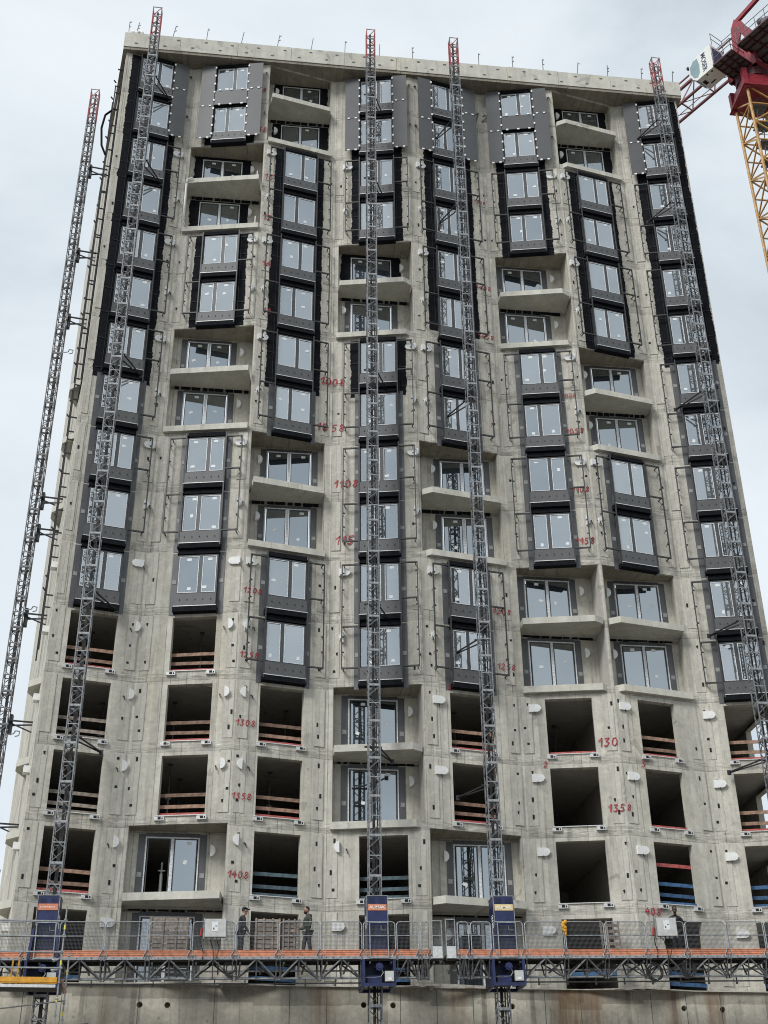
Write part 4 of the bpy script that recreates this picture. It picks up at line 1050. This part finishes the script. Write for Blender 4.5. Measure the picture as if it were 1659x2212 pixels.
# steel prop in the open balcony door
sp = MB(); sp.bar((0,0,0),(0,0,1.25),.13,n=8); sp.bar((0,0,1.25),(0,0,1.7),.07,n=6); sp.box(-.14,.14,-.02,.02,1.36,1.40)
solo('steel_prop', sp.mesh('steel_prop', 'box'), 'grey site prop standing inside the half open balcony door at lower left', 'prop', (-8.55,1.6,Zf(14)))

# ------------------------------------------------------------------ scaffold at the lower left corner
sc = thing('scaffold', 'silver tube scaffold with a yellow toe board in the lower left corner', 'scaffold', (-11.27,-4.5,GZ))
SCP = lambda x, y, z: (x, y, z)
for x, y, top in ((-11.27,-4.5,.05),(-11.12,-3.7,-1.25),(-13.8,-4.5,.05),(-13.8,-3.7,-1.25)):
    mb = MB(); mb.bar((x,y,GZ+.05),(x,y,top),.055,n=8); z = -4.4
    while z < top: mb.bar((x,y,z-.02),(x,y,z+.02),.11,n=8); z += .5
    part('standard', mb.mesh('standard', 'galv'), sc)
for z in (-.46,-.95,-1.45,-1.95):
    part('ledger', MB().bar((-14.6,-4.53,z),(-11.2,-4.53,z),.06,n=6).mesh('ledger', 'galv'), sc)
for z, sl in ((-3.05,.12),(-4.0,.18)):
    part('ledger', MB().bar((-14.6,-4.4,z-.35),(-11.0 if z > -3.5 else -10.3,-4.4+1.2*0,z+sl),.045,n=6).mesh('ledger', 'galvd'), sc)
part('ledger', MB().bar((-11.2,-4.4,-3.75),(-10.3,-3.6,-3.5),.05,n=6).mesh('ledger', 'galvd'), sc)
for z in (-1.62,-1.95): 
    mb = MB(); mb.bar((-11.27,-4.5,z),(-11.6,-3.8,z+.02),.05); mb.bar((-11.6,-4.2,z),(-11.3,-4.3,z),.05); part('bracket', mb.mesh('bracket', 'galv'), sc)
mb = MB(); mb.box(-14.6,-11.33,-4.56,-4.52,-2.44,-2.24); mb.box(-14.6,-11.33,-4.575,-4.56,-2.40,-2.38); part('toe_board', mb.mesh('toe_board', 'yel'), sc)
mb = MB(); mb.box(-14.6,-11.36,-4.56,-4.50,-2.56,-2.47); part('deck_edge', mb.mesh('deck_edge', 'alu'), sc)
mb = MB()
for q in range(5): mb.box(-14.6,-11.38,-4.49+q*.17,-4.49+q*.17+.16,-2.55,-2.49)
part('deck', mb.mesh('deck', 'deck'), sc)
mb = MB()
for x in (-12.95,-12.75): mb.bar((x,-3.6,-2.4),(x+.02,-3.6,-1.45),.05)
part('ladder', mb.mesh('ladder', 'yel'), sc)
for x, y, z in ((-11.27,-4.5,-.72),(-11.12,-3.7,-2.0),(-11.27,-4.5,-1.85),(-11.27,-4.5,-3.0),(-11.12,-3.7,-3.3)):
    part('yellow_tape', MB().bar((x,y,z),(x,y,z+.14),.066,n=8).mesh('yellow_tape', 'yelt'), sc)
mb = MB(); mb.bar((-11.2,-4.4,-2.3),(-11.05,-4.3,-2.7),.09); part('strap', mb.mesh('strap', 'wood'), sc)

# ------------------------------------------------------------------ tower crane
CC = Vector((26.98, 9.05, GZ)); 
crane = thing('tower_crane', 'tower crane with yellow lattice tower, dark red top and white cab', 'crane', CC)
hw = 1.05; SH = 3.35
mb = MB()
for sx in (-1,1):
    for sy in (-1,1): mb.bar((sx*hw,sy*hw,0),(sx*hw,sy*hw,SH),.2,n=8)
for q in range(2):
    z0 = q*SH/2; z1 = z0+SH/2
    for s_ in (-1,1):
        a, c = (z0, z1) if q == 0 else (z1, z0)
        mb.bar((-hw,s_*hw,a),(hw,s_*hw,c),.085); mb.bar((s_*hw,-hw,c),(s_*hw,hw,a),.085)
        mb.bar((-hw,s_*hw,z0+.02),(hw,s_*hw,z0+.02),.08); mb.bar((s_*hw,-hw,z0+.02),(s_*hw,hw,z0+.02),.08)
cs_me = mb.mesh('tower_section', 'cyel')
mb = MB(); 
for q in range(2): mb.box(-.5,.5,-.5+q*.1,.4,.6+q*SH/2,.66+q*SH/2)
mb.bar((-.3,.1,0),(-.1,-.3,SH),.05); mb.bar((.1,.1,0),(.3,-.3,SH),.05)
for q in range(10): mb.bar((-.28+.02*q,.08-.04*q,q*.33),(.12+.02*q,.08-.04*q,q*.33),.03)
lad_me = mb.mesh('ladder', 'galvd')
ns = 21
for q in range(ns):
    part('tower_section', cs_me, crane, T((CC.x,CC.y,58.0-SH*(q+1)))); 
    if q < 8: part('ladder', lad_me, crane, T((CC.x,CC.y,58.0-SH*(q+1))))
part('foundation', MB().box(-3,3,-3,3,0,.6).mesh('foundation', 'inner'), crane, T(CC))
J = math.atan2(.877, -.48)
CM = T((CC.x,CC.y,0)) @ Matrix.Rotation(J, 4, 'Z')
mb = MB()     # collar: wide skirt narrowing upward
def frust(mb, h0, h1, z0, z1):
    mb.add([(-h0,-h0,z0),(h0,-h0,z0),(h0,h0,z0),(-h0,h0,z0),(-h1,-h1,z1),(h1,-h1,z1),(h1,h1,z1),(-h1,h1,z1)], [(0,3,2,1),(4,5,6,7),(0,1,5,4),(1,2,6,5),(2,3,7,6),(3,0,4,7)])
frust(mb, 1.42, 1.30, 57.75, 58.0); frust(mb, 1.3, 1.05, 58.0, 59.2)
for sx in (-1,1):
    for sy in (-1,1): mb.box(sx*1.12-.17,sx*1.12+.17,sy*1.12-.17,sy*1.12+.17,57.6,59.45)
part('collar', mb.mesh('collar', 'cred'), crane, T((CC.x,CC.y,0)))
mb = MB(); mb.bar((0,0,59.2),(0,0,59.9),2.3,n=20); part('slewing_ring', mb.mesh('slewing_ring', 'credd'), crane, CM)
# local axes: +x along the jib, +y its left side (the cab side)
mb = MB()
for s_ in (-1,1):
    mb.box(-9,-.6,s_*.75-.14,s_*.75+.14,61.35,62.35); mb.box(-9,-.6,s_*.75-.22,s_*.75+.22,61.3,61.36); mb.box(-9,-.6,s_*.75-.22,s_*.75+.22,62.34,62.4)
    mb.box(-1.2,1.2,s_*.8-.15,s_*.8+.15,59.9,62.2)
for x in (-8.5,-6.5,-4.5,-2.5,-.8): mb.box(x-.1,x+.1,-.7,.7,61.5,61.9)
mb.box(-1.1,1.1,-.9,.9,59.9,60.5)
part('machine_deck', mb.mesh('machine_deck', 'cred'), crane, CM)
mb = MB()
for s_ in (-1,1):
    P = lambda x, z: (x, z)
    y_ = s_*.95
    mb.prism([(.35,61.9),(.0,61.9),(-.75,64.3),(-.25,65.0),(.15,64.3)], 'y', y_-.1, y_+.1)
    mb.prism([(-.75,64.4),(-1.45,62.2),(-1.05,62.0),(-.2,64.2)], 'y', y_-.12, y_+.12)
    mb.bar((-.4,y_,64.7),(-9,y_,66.6),.22,.34)
    mb.bar((-2.6,y_,62.3),(-9,y_,63.6),.2,.3)
mb.bar((-.4,-.95,64.6),(-.4,.95,64.6),.25); mb.bar((-.9,-.95,62.4),(-.9,.95,62.4),.25)
part('gantry', mb.mesh('gantry', 'cred'), crane, CM)
mb = MB()
drum(mb, (-2.3,0,63.1), .35, 1.3); mb.bar((-2.3,0,63.4),(-9,.2,66.0),.03); mb.bar((-2.3,.3,63.4),(-9,.4,65.9),.03); mb.sphere((-1.9,.5,63.5),.28)
part('hoist_winch', mb.mesh('hoist_winch', 'galvd'), crane, CM)
# walkways with grating bearers seen from below
mb = MB()
def grate(x0, x1, y0, y1, z, nx, ny):
    mb.cur = 0; mb.box(x0,x1,y0,y1,z+.08,z+.11); mb.cur = 1
    for q in range(nx+1): x = x0+(x1-x0)*q/nx; mb.box(x-.04,x+.04,y0,y1,z-.04,z+.078)
    for q in range(ny+1): y = y0+(y1-y0)*q/ny; mb.box(x0,x1,y-.035,y+.035,z-.06,z+.07)
grate(-.82,.78,1.53,2.98,60.0,3,3); grate(-9,-.9,1.36,2.3,60.9,9,2); grate(-9,-1.0,-1.36,1.34,60.95,9,4); grate(-9,-.9,-2.3,-1.38,60.9,9,2); grate(-.8,.8,.95,1.5,60.05,3,1)
part('walkway', mb.mesh('walkway', 'galvd', 'credd'), crane, CM)
mb = MB()
def rail(P0, P1, z):
    n = max(1, int((Vector(P1)-Vector(P0)).length/.8))
    for q in range(n+1):
        t_ = q/n; x = P0[0]+(P1[0]-P0[0])*t_; y = P0[1]+(P1[1]-P0[1])*t_; mb.bar((x,y,z),(x,y,z+1.1),.035)
    for h_ in (.55, 1.1): mb.bar((*P0,z+h_),(*P1,z+h_),.035)
rail((-.8,2.95),(.75,2.95),60.1); rail((-.8,1.6),(-.8,2.95),60.1); rail((-9,2.25),(-.9,2.25),61.0); rail((-9,-2.25),(-.9,-2.25),61.0)
rail((-.8,1.6),(.7,1.6),62.15); rail((.7,1.6),(.7,2.8),62.15)
part('handrail', mb.mesh('handrail', 'galvd'), crane, CM)
# cab
cab = part('cab', None, crane, CM) if False else None
prof = [(.82,60.0),(2.30,60.0),(2.62,60.35),(2.86,61.0),(2.80,61.65),(2.35,62.12),(.82,62.25)]
mb = MB(); mb.prism(prof, 'y', 1.58, 2.90); cab = part('cab', mb.mesh('cab', 'cwhite'), crane, CM)
CABM = Matrix.Identity(4)
mb = MB(); win = [(2.02,61.92),(1.92,61.2),(1.98,60.5),(2.2,60.22),(2.50,60.40),(2.74,61.0),(2.70,61.6),(2.38,61.95)]
mb.prism(win, 'y', 2.902, 2.915); mb.prism(win, 'y', 1.565, 1.578)
sub('side_window', mb.mesh('side_window', 'cabglass'), cab)
mb = MB()
for a, c in zip(prof[1:5], prof[2:6]):
    nx, nz = c[1]-a[1], -(c[0]-a[0]); l = math.hypot(nx, nz); nx, nz = nx/l*.012, nz/l*.012
    mb.add([(a[0]+nx,1.66,a[1]+nz),(c[0]+nx,1.66,c[1]+nz),(c[0]+nx,2.82,c[1]+nz),(a[0]+nx,2.82,a[1]+nz)], [(0,1,2,3)])
sub('windscreen', mb.mesh('windscreen', 'cabglass'), cab)
mb = MB(); mb.box(.80,.815,1.75,2.75,60.25,62.0); sub('rear_door', mb.mesh('rear_door', 'navy'), cab)
mb = MB(); mb.box(1.5,1.9,1.9,2.0,59.985,59.998); mb.box(1.95,2.2,2.1,2.5,59.985,59.998)
for x, y in ((1.15,2.7),(1.55,2.72)): mb.prism([(x+.07*math.cos(t*.785), y+.07*math.sin(t*.785)) for t in range(8)], 'z', 59.985, 59.998)
sub('floor_hatch', mb.mesh('floor_hatch', 'void'), cab)
mb = MB(); mb.box(2.4,2.5,2.0,2.4,60.5,60.9); mb.box(2.0,2.3,2.0,2.5,60.3,60.9)
mb = MB(); mb.box(2.78,2.92,2.86,3.02,61.55,61.75); sub('mirror', mb.mesh('mirror', 'dark'), cab)
tm = text_mesh('MOSER', .52, 'navy', .006)
# reads downward: text x -> -z, text y -> -x (back), normal -> +y
RM = Matrix(((0,-1,0,1.52),(0,0,1,2.908),(-1,0,0,61.12),(0,0,0,1)))
sub('lettering', tm, cab, RM @ Matrix.Scale(1.05, 4, (1,0,0)))
# jib
jb, jw, jt, jl = 62.2, .62, 64.3, 48
mb = MB()
for s_ in (-1,1): mb.bar((.6,s_*jw,jb),(jl,s_*jw,jb),.16)
mb.bar((1.8,0,jt),(jl,0,jt),.18)
n = 22
for q in range(n):
    x0 = 1.4+q*2.1; x1 = x0+1.05; x2 = x0+2.1
    for s_ in (-1,1): mb.bar((x0,s_*jw,jb),(x1,0,jt),.07); mb.bar((x1,0,jt),(x2,s_*jw,jb),.07)
    mb.bar((x0,-jw,jb),(x0,jw,jb),.07); mb.bar((x0,-jw,jb),(x2,jw,jb),.05)
part('jib', mb.mesh('jib', 'cjib'), crane, CM)
mb = MB(); mb.bar((-.4,.0,64.9),(24,0,64.9),.09); mb.bar((1.2,0,jb-.15),(jl,0,jb-.15),.04); part('jib_tie', mb.mesh('jib_tie', 'cjib'), crane, CM)
mb = MB(); bx = (1.3,2.2,-1.5,-.9,59.3,59.9); bar_frame(mb, 1.2, 2.0, 58.9, 59.5, .05, -1.3, -1.25)
for x in (1.2,2.0):
    for y in (-1.9,-1.25): mb.bar((x,y,58.9),(x,y,59.9),.04)
mb.box(1.2,2.0,-1.9,-1.25,58.85,58.9)
part('service_cradle', mb.mesh('service_cradle', 'galvd'), crane, CM)
cw = MB()
for q in range(4): cw.box(-9.0+q*.5,-8.55+q*.5,-.55,.55,58.8,61.2)
part('counterweight', cw.mesh('counterweight', 'inner'), crane, CM)

# ------------------------------------------------------------------ people
def skinned(name, chain, mat_, parent):
    """chain: verts [(pos, radius)], edges -> continuous skin surface"""
    verts, edges = chain
    me = bpy.data.meshes.new(name); me.from_pydata([v[0] for v in verts], edges, [])
    o = bpy.data.objects.new(name, me); COL.objects.link(o)
    md = o.modifiers.new('skin', 'SKIN'); md.use_smooth_shade = True
    for i, v in enumerate(verts):
        sv = me.skin_vertices[0].data[i]; sv.radius = (v[1], v[1]*(v[2] if len(v) > 2 else 1)); sv.use_root = (i == 0)
    sb = o.modifiers.new('sub', 'SUBSURF'); sb.levels = 1; sb.render_levels = 1
    dg = bpy.context.evaluated_depsgraph_get(); m2 = bpy.data.meshes.new_from_object(o.evaluated_get(dg))
    bpy.data.objects.remove(o); m2.materials.clear(); m2.materials.append(M[mat_]); m2.name = name
    for p in m2.polygons: p.use_smooth = True
    return sub(name, m2, parent)
def hand(mb, wrist, d, side):
    """palm with four fingers and a thumb, slightly curled; d = unit direction of the hand"""
    d = Vector(d).normalized(); up = Vector((0,0,1)) if abs(d.z) < .8 else Vector((0,1,0)); x = d.cross(up).normalized(); y = x.cross(d)
    w = Vector(wrist); mb.bar(w, w+d*.09, .075, .032, n=6)
    for q in range(4):
        a = w+d*.085+x*(-.028+q*.019); l = (.06,.072,.068,.052)[q]; c = a+d*l*.55-y*.008; mb.bar(a, c, .018, n=5); mb.bar(c, c+d*l*.4-y*.022, .016, n=5)
    a = w+d*.03+x*.036*side; c = a+d*.03+x*.025*side-y*.01; mb.bar(a, c, .021, n=5); mb.bar(c, c+d*.03-y*.012, .018, n=5)
def person(x, y, label, rz, top_m, trou_m, skin_m, cap, beard, arms, bend=0.0, legs=((.09,.02),(-.09,-.04)), hood=False):
    z0 = zrail(x)-1.10
    t_ = thing('person', label, 'person', (x,y,z0), (0,0,rz))
    # local: +y is the way the person faces
    b_ = bend
    hip = Vector((0,0,.93)); ch = Vector((0,.36*math.sin(b_)+.0,.93+.40*math.cos(b_))); nk = ch+Vector((0,.14*math.sin(b_),.14*math.cos(b_))); hd = nk+Vector((0,.06+.1*math.sin(b_),.16))
    V = [((0,0,.95),.155,.8),((0,.18*math.sin(b_),1.12),.145,.78),(tuple(ch-Vector((0,0,.06))),.175,.72),(tuple(ch+Vector((0,0,.06))),.13,.8),(tuple(nk),.062)]
    E_ = [(0,1),(1,2),(2,3),(3,4)]
    hands = MB()
    for s_, (el, wr) in zip((1,-1), arms):
        sh = ch+Vector((s_*.205,0,.02)); i0 = len(V)
        V += [(tuple(sh),.075),(tuple(sh+Vector(el)),.058),(tuple(sh+Vector(el)+Vector(wr)),.042)]
        E_ += [(3,i0),(i0,i0+1),(i0+1,i0+2)]
        hand(hands, sh+Vector(el)+Vector(wr), Vector(wr), -s_)
    body = skinned('jacket', (V, E_), top_m, t_)
    V = [((0,0,.93),.15,.85)]; E_ = []
    sh_ = MB()
    for s_, (lx, ly) in zip((1,-1), legs):
        i0 = len(V)
        V += [((s_*.095,0,.86),.10),((s_*.10+(lx-s_*.09)*.5,ly*.5+.03,.50),.078),((s_*.10+lx-s_*.09,ly,.12),.062)]
        E_ += [(0,i0),(i0,i0+1),(i0+1,i0+2)]
        fx_ = s_*.10+lx-s_*.09
        sh_.prism([(ly-.07,0),(ly+.20,0),(ly+.20,.05),(ly+.08,.11),(ly-.07,.12)], 'x', fx_-.05, fx_+.05)
    skinned('trousers', (V, E_), trou_m, t_)
    sub('shoe', sh_.mesh('shoe', 'cable'), t_)
    hm_ = MB(); hx, hy, hz = hd
    hm_.sphere((hx,hy-.01,hz+.04), .105, 14, 10, (.78,.95,1.12)); hm_.sphere((hx,hy+.025,hz-.045), .07, 10, 7, (.85,.95,.9))
    hm_.bar((hx,hy-.04,hz-.18),(hx,hy-.02,hz-.03),.105,n=8)
    hm_.add([(hx-.016,hy+.085,hz+.0),(hx+.016,hy+.085,hz+.0),(hx,hy+.122,hz-.005),(hx,hy+.088,hz+.05)], [(0,1,2),(0,2,3),(1,3,2)])
    for s_ in (-1,1): hm_.sphere((hx+s_*.085,hy-.01,hz+.01), .028, 6, 5, (.4,.8,1.2))
    head = sub('head', hm_.mesh('head', skin_m, smooth=True), t_)
    ey = MB()
    for s_ in (-1,1): ey.sphere((hx+s_*.034,hy+.078,hz+.035), .012, 6, 4)
    ey.box(hx-.026,hx+.026,hy+.086,hy+.093,hz-.052,hz-.044)
    sub('face_feature', ey.mesh('face_feature', 'hair'), head)
    sub('hand', hands.mesh('hand', skin_m), t_)
    hr = MB()
    hr.sphere((hx,hy-.025,hz+.065), .108, 12, 8, (.82,.95,1.0))
    if cap: 
        hr.bar((hx,hy-.01,hz+.085),(hx,hy-.01,hz+.12),.205,n=12); hr.prism([(hx-.07,hy+.07),(hx+.07,hy+.07),(hx+.055,hy+.17),(hx-.055,hy+.17)], 'z', hz+.075, hz+.09)
    sub('cap' if cap else 'hair', hr.mesh('cap' if cap else 'hair', 'jacket' if cap else 'hair', smooth=True), head)
    if beard:
        bd = MB(); bd.sphere((hx,hy+.035,hz-.06), .072, 10, 6, (.95,.95,.85)); sub('beard', bd.mesh('beard', 'hair', smooth=True), head)
    if hood:
        hd_ = MB(); hd_.sphere((nk.x,nk.y-.06,nk.z+.0), .12, 10, 6, (1.1,.8,.6)); sub('hood', hd_.mesh('hood', top_m, smooth=True), t_)
    return t_
person(-5.45, -2.2, 'person in a dark cap and black jacket standing behind the left rail', R(-75), 'jacket', 'trous', 'skin', True, False,
       (((.06,.02,-.28),(-.02,.16,-.20)), ((-.06,.06,-.28),(.02,.18,-.16))), bend=.12)
person(-3.08, -2.2, 'person with a dark beard in an olive hoodie beside the pallets', R(115), 'olive', 'trous', 'skin', False, True,
       (((.05,.02,-.29),(-.06,.24,-.05)), ((-.05,.04,-.29),(.05,.25,-.04))), bend=.02, legs=((.13,.10),(-.09,-.10)), hood=True)
person(10.42, -2.25, 'person in a dark navy jacket leaning behind the right control box', R(172), 'jacket', 'trous', 'skind', False, False,
       (((.13,-.02,-.26),(-.10,.20,-.12)), ((-.12,-.02,-.26),(.02,.20,-.12))), bend=.25)
